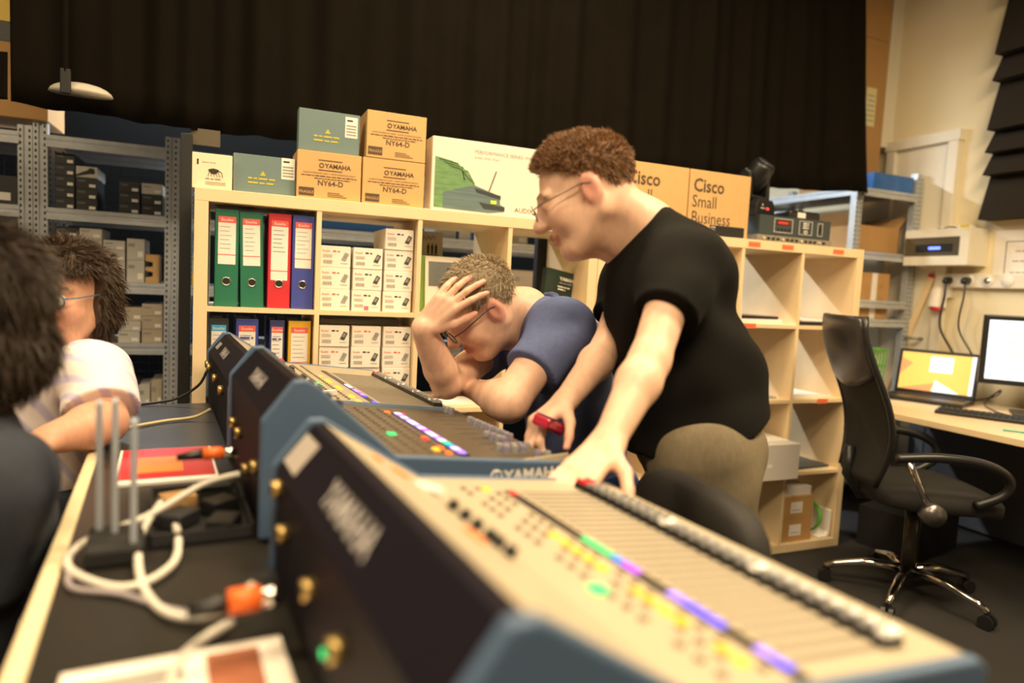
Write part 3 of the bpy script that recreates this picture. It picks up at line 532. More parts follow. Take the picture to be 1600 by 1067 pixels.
o = MB().box(-.010, .010, -.02, .02, -dv.length, 0, birch).build('wood_strip', bevel=.002); place(o, A_, 0, ang); tag(o, 'pale wooden strip leaning on the wall beside the rack', 'wood strip'); MB().box(-.011, .011, -.021, .021, -.014, .002, red_m).build('red_tip', o)
# acoustic foam: overlapping wedge tiles, each a part
e = empty('acoustic_foam', (3.98, -.35, 1.70), 0, 'dark brown overlapping acoustic foam tiles on the wall', 'acoustic panel'); foam = mat('foam', (.018, .013, .009), .95, bump=.5, bscale=250)
for k, (zz, hh) in enumerate(((0, .24), (.24, .12), (.36, .12), (.48, .26), (.74, .14), (.88, .3), (1.18, .3))):
    for c in range(2): MB().prism([(0, .44-c*.5-.5), (0, .44-c*.5)] and [(-.001, 0), (-.10, 0), (-.03, hh), (-.001, hh)], .44-c*.5-.5, .44-c*.5, foam, 'y').build('foam_tile', e).location.z = zz
# ================================================================== RIGHT DESK
DZ = .71
e = empty('work_desk', (3.46, -.62, 0), 0, 'long birch work desk along the wall', 'desk')
MB().box(-.48, .445, -1.1, .98, DZ-.03, DZ, birch).build('desk_top', e, bevel=.003)
for x, y in ((-.42, -1.0), (.42, -1.0), (-.42, .9), (.42, .9)): MB().box(x-.025, x+.025, y-.025, y+.025, 0, DZ-.03, grey_metal).build('leg', e)
MB().box(.40, .42, -1.09, .97, .02, DZ-.03, mat('panel_grey', (.10, .10, .11), .7)).build('modesty_panel', e)
# laptop
lf = Vector((-.93, -.37, 0)); rz = math.atan2(lf.y, lf.x)+math.pi/2
e = empty('laptop', (3.685, .105, DZ), rz, 'open black laptop with an orange desktop picture', 'laptop')
MB().box(-.195, .195, -.26, 0, 0, .022, black_plastic).build('base', e, bevel=.005)
kb_ = MB().box(-.175, .175, -.14, -.02, .0222, .0235, matte_black).build('keyboard', e); tp = MB().box(-.05, .05, -.235, -.16, .0222, .0232, dark_metal).build('touchpad', e)
Ml = Matrix.Translation((0, .0, .018)) @ Matrix.Rotation(-.22, 4, 'X')
lid = MB().box(-.195, .195, -.006, .008, 0, .25, black_plastic, Ml).build('lid', e, bevel=.005)
b = MB(); nrm = -.0066
def quad(b, pts, m, y): b.add([Ml @ Vector((p[0], y, p[1])) for p in pts], [tuple(range(len(pts)))], m)
quad(b, [(-.178, .022), (.178, .022), (.178, .232), (-.178, .232)], glow('scr_orange', (1, .58, .12), .62), nrm)
quad(b, [(-.178, .10), (-.178, .20), (-.12, .17)], glow('scr_deep', (1, .35, .12), .6), nrm-.0005); quad(b, [(-.178, .022), (-.02, .022), (.0, .07)], glow('scr_deep', (1, .35, .12), .6), nrm-.0005); quad(b, [(-.01, .022), (.12, .022), (.0, .085)], glow('scr_white', (.9, .95, 1), .75), nrm-.0006)
quad(b, [(-.035, .13), (.075, .13), (.075, .215), (-.035, .215)], glow('scr_white', (.9, .95, 1), .75), nrm-.0008); quad(b, [(.160, .022), (.178, .022), (.178, .232), (.160, .232)], glow('scr_white', (.9, .95, 1), .75), nrm-.0006)
b.build('screen', lid)
# monitor
e = empty('monitor', (3.72, -.42, DZ), rz+.25, 'black desktop monitor showing a white document', 'monitor')
MB().box(-.12, .12, -.1, .1, 0, .015, black_plastic).build('stand_base', e, bevel=.004); MB().box(-.03, .03, .02, .04, .015, .22, black_plastic).build('stand_neck', e)
o = MB().box(-.27, .27, -.025, .02, .14, .48, black_plastic).build('bezel', e, bevel=.006); b = MB().box(-.245, .245, -.0262, -.025, .165, .455, glow('doc', (.82, .95, 1), .7)); b.build('screen', o)
b = MB()
for k in range(7): rect(b, -.17, -.17+.1+.12*random.random(), .39-k*.022, .394-k*.022, -.0268, grey_ink)
b.build('document_lines', o)
o = MB().box(-.22, .22, -.075, .075, 0, .018, black_plastic).build('keyboard', bevel=.004); place(o, (3.38, -.40, DZ), rz+.12); tag(o, 'black keyboard lying in front of the monitor', 'keyboard')
keys = MB()
for r in range(5):
    for c in range(18): keys.box(-.208+c*.0232, -.208+c*.0232+.019, -.065+r*.026, -.065+r*.026+.021, .018, .022, matte_black)
keys.build('keys', o)
o = MB().tube([(0, 0, .004), (.17, 0, .004), (.18, 0, .004)], [.004, .004, .001], mat('pencil_green', (.05, .4, .3), .4), 6).build('pencil'); place(o, (3.10, -.62, DZ), -.9); tag(o, 'green pencil lying near the desk edge', 'pencil')
o = MB().tube(smooth_path([(3.75, -.05, DZ+.012), (3.85, -.12, DZ+.05), (3.80, -.17, DZ+.09), (3.72, -.15, DZ+.02), (3.6, -.28, DZ+.006), (3.55, -.36, DZ+.006)], 6), .004, black_plastic, 6).build('laptop_cable', smooth=True); tag(o, 'black cable curling beside the laptop', 'cable')

# ---- swivel chair
def swivel(loc, rz, label, arms=True):
    e = empty('office_chair', loc, rz, label, 'chair'); leather = mat('leather', (.03, .028, .03), .32, bump=.15, bscale=150); meshm = mat('mesh_fabric', (.014, .013, .012), .8, bump=.4, bscale=600)
    # faces +x local
    hub = MB(); hub.tube([(0, 0, .09), (0, 0, .13)], .035, black_plastic, 16); hub.tube([(0, 0, .13), (0, 0, .40)], [.028, .028], mat('piston', (.08, .07, .06), .3, .6), 16); hub.build('gas_column', e, True)
    for k in range(5):
        a = k*2*math.pi/5+.35; c_, s_ = math.cos(a), math.sin(a)
        leg = MB().tube([(c_*.03, s_*.03, .115), (c_*.15, s_*.15, .115), (c_*.27, s_*.27, .085), (c_*.31, s_*.31, .065)], [.022, .018, .014, .012], chrome, 10).build('base_leg', e, True)
        w = MB(); w.cyl((c_*.31-s_*.022, s_*.31+c_*.022, .028), (c_*.31-s_*.006, s_*.31+c_*.006, .028), .027, black_plastic, 14); w.cyl((c_*.31+s_*.022, s_*.31-c_*.022, .028), (c_*.31+s_*.006, s_*.31-c_*.006, .028), .027, black_plastic, 14); w.cyl((c_*.31, s_*.31, .03), (c_*.31, s_*.31, .07), .008, black_plastic, 8); w.build('caster', leg)
    MB().box(-.10, .10, -.08, .08, .39, .42, black_plastic).build('mechanism', e, bevel=.01)
    n = 24; b = MB(); rows = [(.0, .42, .90), (.0, .435, 1), (.0, .475, 1), (.0, .495, .93), (.0, .50, .5)]; vs = []; fs = []
    for dx, z, s_ in rows:
        for k in range(n):
            a = 2*math.pi*k/n; ca, sa = math.cos(a), math.sin(a); r_ = (abs(ca)**3.2+abs(sa)**3.2)**(-1/3.2); x_ = .255*r_*ca*s_; vs.append((x_+.03, .245*r_*sa*s_, z-(.03*max(0, x_-.12)/.13)))
    for i in range(len(rows)-1): fs += [(i*n+k, i*n+(k+1) % n, (i+1)*n+(k+1) % n, (i+1)*n+k) for k in range(n)]
    fs += [tuple(range(n))[::-1], tuple(range(4*n, 5*n))]; b.add(vs, fs, meshm); b.build('seat', e, True)
    # back: curved sheet with frame; lumbar mesh + leather headrest
    def bk(u, v): # u -1..1 across, v 0..1 up
        wdt = .215+.035*math.sin(v*3.0)-.05*max(0, v-.8)/.2*0-.03*max(0, .3-v)/.3
        return Vector((-.235-.06*v+.045*math.sin(v*5.0)-.035*(1-u*u)*.8, u*wdt, .50+.66*v))
    def sheet(v0, v1, th, m, name, lower=None):
        nu, nv = 14, 16; vs = []; fs = []
        for s_ in (0, 1):
            for j in range(nv+1):
                for i in range(nu+1):
                    u = -1+2*i/nu; vv0 = v0+(lower(u) if lower else 0); v = vv0+(v1-vv0)*j/nv; uu = u*(1-.10*max(0, (v-.93)/.07)**2); p = bk(uu, v); p.x += th*(1 if s_ else -1)*(1-.6*abs(u)**6); vs.append(p)
        N = (nu+1)*(nv+1)
        for j in range(nv):
            for i in range(nu): a = j*(nu+1)+i; fs += [(a, a+nu+1, a+nu+2, a+1), (N+a, N+a+1, N+a+nu+2, N+a+nu+1)]
        edge = [i for i in range(nu+1)]+[j*(nu+1)+nu for j in range(1, nv+1)]+[nv*(nu+1)+i for i in range(nu-1, -1, -1)]+[j*(nu+1) for j in range(nv-1, 0, -1)]
        for k in range(len(edge)): a, c = edge[k], edge[(k+1) % len(edge)]; fs.append((a, c, N+c, N+a))
        return MB().add(vs, fs, m).build(name, e, True)
    sheet(0, .66, .006, meshm, 'mesh_back'); sheet(.56, 1, .026, leather, 'headrest', lambda u: .10*abs(u)**1.6)
    for s_ in (-1, 1): MB().tube([bk(s_, v/14) for v in range(15)], .013, black_plastic, 8).build('back_frame', e, True)
    MB().tube([(-.05, 0, .41), (-.22, 0, .42), (-.275, 0, .50), (-.27, 0, .62)], .02, black_plastic, 8).build('back_bar', e, True)
    if arms:
        for s_ in (-1, 1):
            arm = MB().tube(smooth_path([(-.20, s_*.27, .635), (-.05, s_*.285, .652), (.10, s_*.285, .640), (.19, s_*.28, .595), (.19, s_*.27, .53), (.10, s_*.255, .475)], 6), [.018]*31, black_plastic, 10).build('armrest', e, True)
            MB().tube([(-.16, s_*.275, .635), (-.06, s_*.27, .44)], .012, chrome, 8).build('arm_strut', arm, True); MB().cyl((-.05, s_*.235, .43), (-.05, s_*.285, .43), .042, mat('bolt_grey', (.15, .14, .14), .3, .7), 20).build('pivot_cap', arm, True)
    return e
swivel((2.74, -.52, 0), math.atan2(-.50, .86), 'black high-backed mesh office chair at the birch desk')
o = carton('floor_case', 'dark low case on the carpet under the desk', 'case', .4, .2, .3, matte_black, (3.3, -.1, 0), .2)

# ================================================================== CONSOLE TABLE
ES = Vector((.0735, -.9973, 0)); EW = Vector((.9973, .0735, 0)); TO = Vector((.575, -.06, 0)); RZ = math.atan2(ES.y, ES.x); TZ = .81
def TW(s, w, z=0): return TO+ES*s+EW*w+Vector((0, 0, TZ+z))
e = empty('console_table', (TO.x, TO.y, 0), RZ, 'long table with dark top and pale edging carrying the mixing consoles', 'table')
MB().box(.07, 2.30, -.775, .0, TZ-.03, TZ, mat('table_top', (.022, .020, .017), .35, noise=.15, nscale=10)).build('table_top', e)
MB().box(.07, 2.30, -.797, -.775, TZ-.034, TZ+.003, mat('table_edge', (.74, .62, .40), .5)).build('edge_strip', e, bevel=.004)
for k in range(2): MB().box(.07, 2.30, -.80+k*.775, -.785+k*.775, TZ-.12, TZ-.036, birch).build('apron', e)
for s, w in ((.15, -.74), (.15, -.05), (2.2, -.74), (2.2, -.05)): MB().box(s-.03, s+.03, w-.03, w+.03, 0, TZ-.03, birch).build('leg', e)

alu = mat('console_top', (.40, .345, .25), .45, noise=.05, nscale=40); dkalu = mat('console_dark', (.085, .07, .05), .4, noise=.1, nscale=40); rear = mat('console_rear', (.008, .006, .011), .6, spec=.1)
cheek = mat('console_cheek', (.075, .125, .22), .45); slot_m = mat('slot', (.16, .135, .11), .5); capm = mat('fader_cap', (.32, .32, .33), .3, .3); capw = mat('fader_white', (.8, .8, .8), .35); stripm = mat('strip_dark', (.012, .010, .010), .3)
LED = {k: glow('led_'+k, c, v) for k, c, v in (('y', (1, .38, .02), 1.25), ('o', (1, .17, .015), .95), ('r', (1, .04, .04), .7), ('g', (.03, .8, .2), .8), ('b', (.12, .08, 1), .95), ('m', (.6, .07, 1), .85), ('p', (.40, .22, 1), 1.0), ('w', (.75, .55, 1), 1.1), ('c', (.04, .3, 1), .8))}
def console(s0, L, ridge, topm, label):
    e = empty('mixing_console', TW(s0, 0), RZ, label, 'mixing console')
    prof = [(0, .012), (0, .074), (-.012, .085), (-.33, .117), (-.455, ridge-.008), (-.468, ridge), (-.482, ridge-.002), (-.527, ridge-.055), (-.527, .012)]
    b = MB(); n = len(prof); b.prism(prof, .014, L-.014, topm); 
    b.m[1] = b.m[0]; rr = b.mi(rear)
    for i in range(n):
        if i in (5, 6, 7, 8, 0): b.m[2+i] = rr
    body = b.build('body', e)
    gp = [(.004, .008), (.004, .075), (-.010, .0865), (-.328, .1195), (-.452, ridge-.004), (-.468, ridge+.006), (-.488, ridge+.006), (-.533, ridge-.053), (-.533, .008)]
    cks = []
    for a in (0, L-.014): cks.append(MB().prism(gp, a, a+.014, cheek).build('end_cheek', e, bevel=.004))
    for s in (.06, L-.06):
        for w in (-.05, -.48): MB().cyl((s, w, 0), (s, w, .012), .014, matte_black, 10).build('foot', e)
    return e, cks
def fl(w): return .085+(-w-.012)/.318*.032      # height of the fader bed
def st(w, ridge): return .117+(-w-.33)/.125*(ridge-.125)
TILT = math.atan2(.032, .318)
def led(e, s, w, z, c, a=.006, b_=.004): o = MB().box(-a, a, -b_, b_, 0, .003, LED[c]).build('led_button', e); place(o, (s, w, z), 0, -TILT); return o
capmesh = {}
def cap(e, s, w, m, nm='fader_cap'):
    if m.name not in capmesh: capmesh[m.name] = MB().prism([(-.013, 0), (.013, 0), (.011, .009), (-.011, .009)], -.0072, .0072, black_plastic).prism([(-.011, .009), (.011, .009), (.009, .015), (.003, .012), (-.003, .012), (-.009, .015)], -.0062, .0062, m).build(nm).data; o = COL.objects[-1]; o.parent = e
    else: o = bpy.data.objects.new(nm, capmesh[m.name]); COL.objects.link(o); o.parent = e
    place(o, (s, w, fl(w)+.001), 0, -TILT); return o
def knob(e, s, w, z, r=.006, h=.012, m=None, tl=TILT):
    k = 'knob%g%s' % (r, (m or black_plastic).name)
    if k not in capmesh: capmesh[k] = MB().tube([(0, 0, 0), (0, 0, h*.8), (0, 0, h)], [r, r*.9, r*.75], m or black_plastic, 10).build('knob').data; o = COL.objects[-1]; o.parent = e
    else: o = bpy.data.objects.new('knob', capmesh[k]); COL.objects.link(o); o.parent = e
    place(o, (s, w, z), 0, -tl); return o
slotmesh = {}
def slot(e, s, w0, w1):
    k = '%g,%g' % (w0, w1)
    if k not in slotmesh:
        L = w0-w1; slotmesh[k] = MB().box(-.0035, .0035, -L/2, L/2, -.001, .0006, slot_m).build('fader_slot').data; o = COL.objects[-1]; o.parent = e
    else: o = bpy.data.objects.new('fader_slot', slotmesh[k]); COL.objects.link(o); o.parent = e
    w = (w0+w1)/2; place(o, (s, w, fl(w)), 0, -TILT)
def strip(e, s0, s1, w, hw=.007): o = MB().box(s0, s1, -hw, hw, 0, .002, stripm).build('channel_strip', e); place(o, (0, w, fl(w)), 0, -TILT)
def stick(e, s, w0, w1, r, label_m, name, h=.02, x=.03):
    pass
def rear_plate(e, s, ridge, sz, m, txt=None):
    # plates on the sloping rear bevel; bevel runs from (-.482, ridge-.002) to (-.527, ridge-.055)
    n = Vector((0, -.762, .647)); c = Vector((s, -.5045, ridge-.0285))+n*.0012
    Mx = Matrix((Vector((1, 0, 0)), Vector((0, .647, .762)), n)).transposed().to_4x4(); Mx.translation = c
    b = MB()
    if txt: b.text(txt, sz[1]*1.2, Mx @ Matrix.Translation((0, -sz[1]*.42, 0)), m, 'CENTER', bold=.0006)
    else: b.box(-sz[0]/2, sz[0]/2, -sz[1]/2, sz[1]/2, 0, .0008, m, Mx)
    return b.build('rear_lettering' if txt else 'rating_plate', e)
def connector(e, s, z, w=-.527, m=None):
    b = MB(); b.cyl((s, w, z), (s, w-.012, z), .011, m or mat('brass', (.6, .42, .16), .3, .8), 14); b.cyl((s, w-.012, z), (s, w-.013, z), .007, matte_black, 10); b.build('rear_socket', e, True)

# --- nearest console
R1 = .203
C1, ck = console(1.385, .601, R1, alu, 'pale-topped mixing console with long row of faders and orange lamps')
def q1(s): return s-1.385
for k in range(26):
    s = .085+k*.0189; slot(C1, s, -.085, -.205); cap(C1, s, -.080, capw if k in (9, 17, 25) else capm)
cap(C1, .075, -.081, red_m); cap(C1, .060, -.081, red_m)
strip(C1, .08, .585, -.222)
for s0, s1, c in ((1.475, 1.487, 'r'), (1.660, 1.690, 'g'), (1.692, 1.716, 'g'), (1.720, 1.735, 'c'), (1.738, 1.748, 'm'), (1.750, 1.764, 'm'), (1.812, 1.832, 'p'), (1.835, 1.857, 'b'), (1.860, 1.885, 'b'), (1.922, 1.940, 'p'), (1.942, 1.958, 'b')):
    o = MB().box(-(s1-s0)/2, (s1-s0)/2, -.0045, .0045, .002, .0035, LED[c]).build('channel_display', C1); place(o, (q1((s0+s1)/2), -.222, fl(-.222)), 0, -TILT)
for s in [1.459]+[1.646+k*.0245 for k in range(5)]+[1.803+k*.021 for k in range(4)]+[1.916, 1.936]: led(C1, q1(s), -.254, fl(-.254), 'y', .0065, .005)
led(C1, q1(1.793), -.292, fl(-.292), 'g', .010, .008)
for k in range(7): MB().box(-.004, .004, -.003, .003, 0, .003, slot_m).build('key', C1).location = (.10+k*.016, -.03, fl(-.03))
for k in range(22):
    for r in range(3): 
        if (k*3+r) % 4: o = MB().box(-.0045, .0045, -.0035, .0035, 0, .002, slot_m).build('key', C1) if (k, r) == (0, 1) else bpy.data.objects.new('key', bpy.data.meshes['key']); 
        else: continue
        if o.name not in COL.objects: COL.objects.link(o); o.parent = C1
        w = -.243-r*.022; place(o, (.07+k*.0235, w, fl(w)), 0, -TILT)
TL2 = math.atan2(R1-.125, .125)
for s in (1.61, 1.644, 1.676, 1.708, 1.727, 1.753): knob(C1, q1(s), -.37, st(-.37, R1), .007, .012, None, TL2)
for s, w in ((1.735, -.402), (1.748, -.400), (1.50, -.425), (1.515, -.405), (1.526, -.400)):
    o = MB().box(-.008, .008, -.005, .005, 0, .003, LED['o']).build('led_button', C1); place(o, (q1(s), w, st(w, R1)), 0, -TL2)
o = MB().box(-.02, .02, -.006, .006, 0, .01, capw).build('white_tag', C1); place(o, (q1(1.541), -.371, st(-.371, R1)), .5, -TL2); led(C1, q1(1.52), -.365, st(-.365, R1), 'g')
rear_plate(C1, .06, R1, (.075, .045), mat('plate_beige', (.45, .40, .36), .6)); rear_plate(C1, .30, R1, (.1, .034), mat('logo_grey', (.45, .42, .42), .5), 'YAMAHA')
for s in (.10, .26, .38, .50): connector(C1, s, .09)
connector(C1, .05, .13)
o = MB().cyl((.32, -.527, .055), (.32, -.531, .055), .005, LED['g'], 8).build('link_lamp', C1)
# --- middle console (dark surface)
R2 = .238
C2, ck = console(.765, .516, R2, dkalu, 'dark-topped mixing console with violet lit strip between the other consoles')
b = MB(); Mside = Matrix(((0, 0, 1, .5172), (1, 0, 0, 0), (0, 1, 0, 0), (0, 0, 0, 1)))
b.text('YAMAHA', .026, Mside @ Matrix.Translation((-.135, .0625, 0)), paper, bold=.0010, squeeze=1.1); b.tube([(.5172, -.150+.010*math.cos(a*.524), .072+.010*math.sin(a*.524)) for a in range(13)], .0018, paper, 5)
for k in range(3): b.tube([(.5172, -.150, .072), (.5172, -.150+.009*math.cos(k*2.09+1.57), .072+.009*math.sin(k*2.09+1.57))], .0014, paper, 4)
b.build('brand_lettering', ck[1])
strip(C2, .09, .49, -.197, .009)
for k in range(17):
    c = 'wpwpwwpwmwwpwgcwp'[k]; o = MB().box(-.0105, .0105, -.0065, .0065, .002, .004, LED[c]).build('channel_display', C2); place(o, (.115+k*.022, -.197, fl(-.197)), 0, -TILT)
for s, w, c in ((.858, -.215, 'o'), (1.12, -.222, 'o'), (1.13, -.224, 'r'), (1.199, -.222, 'o'), (1.237, -.222, 'o'), (1.212, -.235, 'y'), (.875, -.186, 'r')): led(C2, s-.765, w, fl(w), c, .008, .005)
led(C2, 1.096-.765, -.279, fl(-.279), 'g', .010, .007)
vk = mat('violet_knob', (.28, .26, .36), .25, .3)
for k in range(12): knob(C2, .155+k*.0165, -.043+.0008*k, fl(-.04), .0075, .014, vk if k % 2 else capm)
for s, w in ((1.088, -.08), (1.105, -.075), (1.122, -.07), (1.135, -.066), (1.20, -.107), (1.195, -.09), (1.19, -.072), (1.185, -.055), (1.18, -.038), (1.215, -.10), (1.21, -.08), (1.205, -.06), (1.243, -.049), (1.248, -.032), (.80, -.05), (.815, -.045)): knob(C2, s-.765, w, fl(w), .008, .014, vk if int(s*1000) % 2 else capm)
for k in range(16):
    for r in range(4):
        o = bpy.data.objects.new('key', bpy.data.meshes['key']); COL.objects.link(o); o.parent = C2; w = -.225-r*.027; place(o, (.06+k*.027, w, fl(w)), 0, -TILT)
for k in range(9): MB().box(-.0012, .0012, -.065, .065, 0, .001, slot_m).build('groove', C2).location = (.10+k*.046, -.12, fl(-.12))
o = MB().prism([(0, 0), (.02, .004), (.16, .012), (.16, .0), (0, -.004)], -.002, .002, mat('arm_trim', (.5, .42, .3), .5), 'x').build('surface_trim', C2); o.location = (.505, -.16, .088)
TL3 = math.atan2(R2-.125, .125)
for k in range(5): knob(C2, .08+k*.08, -.40, st(-.40, R2), .008, .013, None, TL3)
o = MB().box(-.16, .16, -.045, .045, 0, .003, mat('touch_screen', (.015, .016, .02), .08)).build('touch_screen', C2); place(o, (.26, -.395, st(-.395, R2)), 0, -TL3)
rear_plate(C2, .25, R2, (.09, .03), mat('logo_grey', (.45, .42, .42), .5), 'YAMAHA')
for s in (.10, .20, .33, .45): connector(C2, s, .10 if s != .33 else .065)
# --- far console
R3 = .205
C3, ck = console(.0, .752, R3, alu, 'pale-topped mixing console beside the birch shelf')
for k in range(34): s = .19+k*.0160; slot(C3, s, -.06, -.19); cap(C3, s, -.044, capw if k % 8 == 7 else capm)
cap(C3, .170, -.044, red_m)
strip(C3, .16, .74, -.209)
for s, c in ((.55, 'p'), (.575, 'p'), (.60, 'm'), (.625, 'p'), (.65, 'b'), (.735, 'b'), (.46, 'w'), (.48, 'w'), (.5, 'w')): o = MB().box(-.010, .010, -.0045, .0045, .002, .0035, LED[c]).build('channel_display', C3); place(o, (s, -.209, fl(-.209)), 0, -TILT)
for s in (.30, .38, .40, .42, .50, .52, .54, .65, .67, .72, .735): led(C3, s, -.245, fl(-.245), 'y', .0075, .005)
led(C3, .47, -.285, fl(-.285), 'g', .010, .006); led(C3, .33, -.30, fl(-.30), 'g'); 
for s in (.58, .60): led(C3, s, -.325, fl(-.325)+.001, 'o', .008, .005)
TL4 = math.atan2(R3-.125, .125)
for k, m in enumerate((black_plastic, capw, black_plastic, red_m, black_plastic, capw, black_plastic, black_plastic)): knob(C3, .12+k*.055, -.36-.008*(k % 3), st(-.37, R3), .009, .018, m, TL4)
o = MB().box(-.006, .006, -.02, .02, 0, .012, capw).build('white_tag', C3); place(o, (.66, -.30, fl(-.30)), .4, 0)
for k in range(24):
    for r in range(2):
        o = bpy.data.objects.new('key', bpy.data.meshes['key']); COL.objects.link(o); o.parent = C3; w = -.262-r*.026; place(o, (.08+k*.027, w, fl(w)), 0, -TILT)
rear_plate(C3, .10, R3, (.07, .022), mat('plate_grey', (.3, .3, .3), .6)); rear_plate(C3, .30, R3, (.09, .03), mat('logo_grey', (.45, .42, .42), .5), 'YAMAHA')
for s in (.04, .12, .35, .55): connector(C3, s, .115)

# ---- things on the table behind the consoles
def cable(name, pts, r, m, label, n=6): o = MB().tube(smooth_path(pts, n), r, m, 7).build(name, smooth=True); tag(o, label, 'cable'); return o
wc = mat('white_cable', (.66, .62, .55), .5); yc = mat('yellow_cable', (.6, .5, .25), .5); pc = mat('grey_cable', (.32, .28, .30), .5)
def tw(l): return [TW(*p) for p in l]
cable('network_cable', tw([(1.138, -.545, .07), (1.13, -.60, .055), (1.19, -.68, .03), (1.22, -.755, .012), (1.30, -.765, .008), (1.385, -.70, .008), (1.33, -.645, .01), (1.20, -.64, .016), (1.15, -.66, .03)]), .0055, wc, 'looped white network cable plugged into the dark console')
cable('network_cable', tw([(1.14, -.66, .035), (1.24, -.685, .02), (1.37, -.682, .008), (1.47, -.655, .008), (1.52, -.61, .02), (1.55, -.572, .06)]), .0055, wc, 'white network cable running to the orange connector on the pale console')
cable('network_cable', tw([(1.525, -.59, .012), (1.56, -.63, .008), (1.60, -.65, .007), (1.66, -.65, .007), (1.75, -.64, .007)]), .0055, wc, 'white cable end bending under the lower magazine')
cable('thin_cable', tw([(1.30, -.765, .006), (1.36, -.755, .006), (1.40, -.70, .006), (1.48, -.63, .008), (1.535, -.575, .05)]), .004, pc, 'thin grey cable beside the white network cable')
cable('thin_cable', tw([(.43, -.75, .006), (.39, -.70, .006), (.35, -.646, .006), (.335, -.58, .01), (.335, -.54, .03)]), .004, yc, 'yellowish cable lying on the table beside the man in the striped shirt')
cable('thin_cable', tw([(.09, -.74, .006), (.09, -.70, .006), (.10, -.62, .02), (.11, -.56, .06), (.12, -.538, .105)]), .004, black_plastic, 'black cable plugged into the far console')
for s, z, lab, rr in ((1.585, .062, 'orange and black network connector in the pale console', .013), (1.11, .10, 'orange and black network connector in the dark console', .010)):
    e = empty('cable_connector', TW(s, -.548, z), RZ, lab, 'connector'); MB().cyl((0, 0, 0), (0, -.022, 0), rr*.85, chrome, 14).build('metal_shell', e, True); MB().cyl((0, -.022, 0), (0, -.052, 0), rr, orange_m, 14).build('orange_sleeve', e, True); MB().cyl((0, -.052, 0), (0, -.09, -.004), rr*.85, black_plastic, 14, rr*.5).build('boot', e, True)
# router with flat grey antennas
e = empty('wifi_router', TW(1.25, -.715), RZ, 'small router with three flat grey antennas standing on the table', 'router'); ag = mat('antenna_grey', (.36, .39, .45), .5)
MB().box(-.05, .05, -.035, .035, 0, .028, matte_black).build('router_body', e, bevel=.006)
for k, (s, l) in enumerate(((-.03, .20), (-.012, .205), (.035, .185))): MB().prism([(-.007, .02), (.007, .02), (.006, l), (.0, l+.005), (-.006, l)], -.004, .004, ag, 'y').build('antenna', e, bevel=.0015).location = (s, (-.022, -.002, .022)[k], .008)
def magz(name, label, s0, s1, w0, w1, z, m, parts): 
    o = MB().box(s0, s1, w0, w1, 0, .007, m).build(name, bevel=.001); place(o, (TO.x, TO.y, TZ+z), RZ); tag(o, label, 'magazine')
    for n_, a in parts: MB().box(*a[:4], .0072, .0078, a[4]).build(n_, o)
redp = mat('mag_red', (.5, .03, .04), .35, noise=.2, nscale=9); orp = mat('mag_orange', (.85, .22, .03), .35, noise=.5, nscale=12)
magz('magazine', 'red magazine with an orange picture lying on the table', .66, .92, -.735, -.56, 0, paper, (('cover_picture', (.665, .90, -.73, -.565, redp)),)); o = MB().box(.74, .86, -.70, -.62, .0078, .0084, orp).build('cover_emblem', COL.objects[[x.name for x in COL.objects if x.name.startswith('magazine')][-1]]); 
magz('magazine', 'pale magazine with a reddish-brown picture lying at the table end', 1.565, 1.86, -.745, -.545, 0, white_card, (('cover_picture', (1.58, 1.66, -.62, -.57, mat('mag_brown', (.35, .12, .06), .5, noise=.7, nscale=14))), ('cover_title', (1.59, 1.62, -.735, -.64, grey_ink))))
# tray with adapters
e = empty('cable_tray', TW(1.11, -.605), RZ, 'dark open tray of adapters on the table behind the consoles', 'tray'); b = MB(); b.box(-.10, .14, -.07, .07, 0, .006, matte_black); b.box(-.10, .14, -.07, -.066, 0, .022, matte_black); b.box(-.10, .14, .066, .07, 0, .022, matte_black); b.box(.136, .14, -.07, .07, 0, .022, dark_metal); b.box(-.10, -.096, -.07, .07, 0, .022, dark_metal); b.build('tray_body', e)
for k, m in enumerate((dk_box, kraft2, black_plastic, dark_metal, black_plastic)): o = MB().box(-.02, .02, -.025, .025, .007, .03, m).build('adapter', e, bevel=.003); o.location = (-.07+k*.045, .03*(-1)**k, 0); o.rotation_euler = (0, 0, .3*k)
# stool-like black chair back in front of the man in black
e = empty('studio_chair', (.665, -1.39, 0), math.radians(-4.2), 'black padded chair pushed up to the pale console', 'chair'); pad = mat('chair_pad', (.012, .010, .009), .75, bump=.2, bscale=300)
def pad_mesh(rx, ry, rz_, c):
    vs = []; fs = []; nu, nv = 24, 12
    for j in range(nv+1):
        ph = -math.pi/2+math.pi*j/nv
        for i in range(nu): th = 2*math.pi*i/nu; f_ = lambda t: math.copysign(abs(t)**.55, t); vs.append((c[0]+rx*f_(math.cos(ph))*f_(math.cos(th)), c[1]+ry*f_(math.cos(ph))*f_(math.sin(th)), c[2]+rz_*f_(math.sin(ph))))
    for j in range(nv): fs += [(j*nu+i, j*nu+(i+1) % nu, (j+1)*nu+(i+1) % nu, (j+1)*nu+i) for i in range(nu)]
    return vs, fs
MB().add(*pad_mesh(.042, .20, .16, (.235, 0, .705)), pad).build('backrest', e, True); MB().add(*pad_mesh(.21, .21, .045, (-.02, 0, .47)), pad).build('seat', e, True)
MB().cyl((0, 0, .08), (0, 0, .44), .03, black_plastic, 14).build('column', e, True); MB().tube([(.05, 0, .42), (.22, 0, .44), (.24, 0, .60)], .018, black_plastic, 8).build('back_bar', e, True)
for k in range(5): a = k*1.2566; MB().tube([(0, 0, .09), (.28*math.cos(a), .28*math.sin(a), .03)], [.025, .015], black_plastic, 8).build('base_leg', e, True)

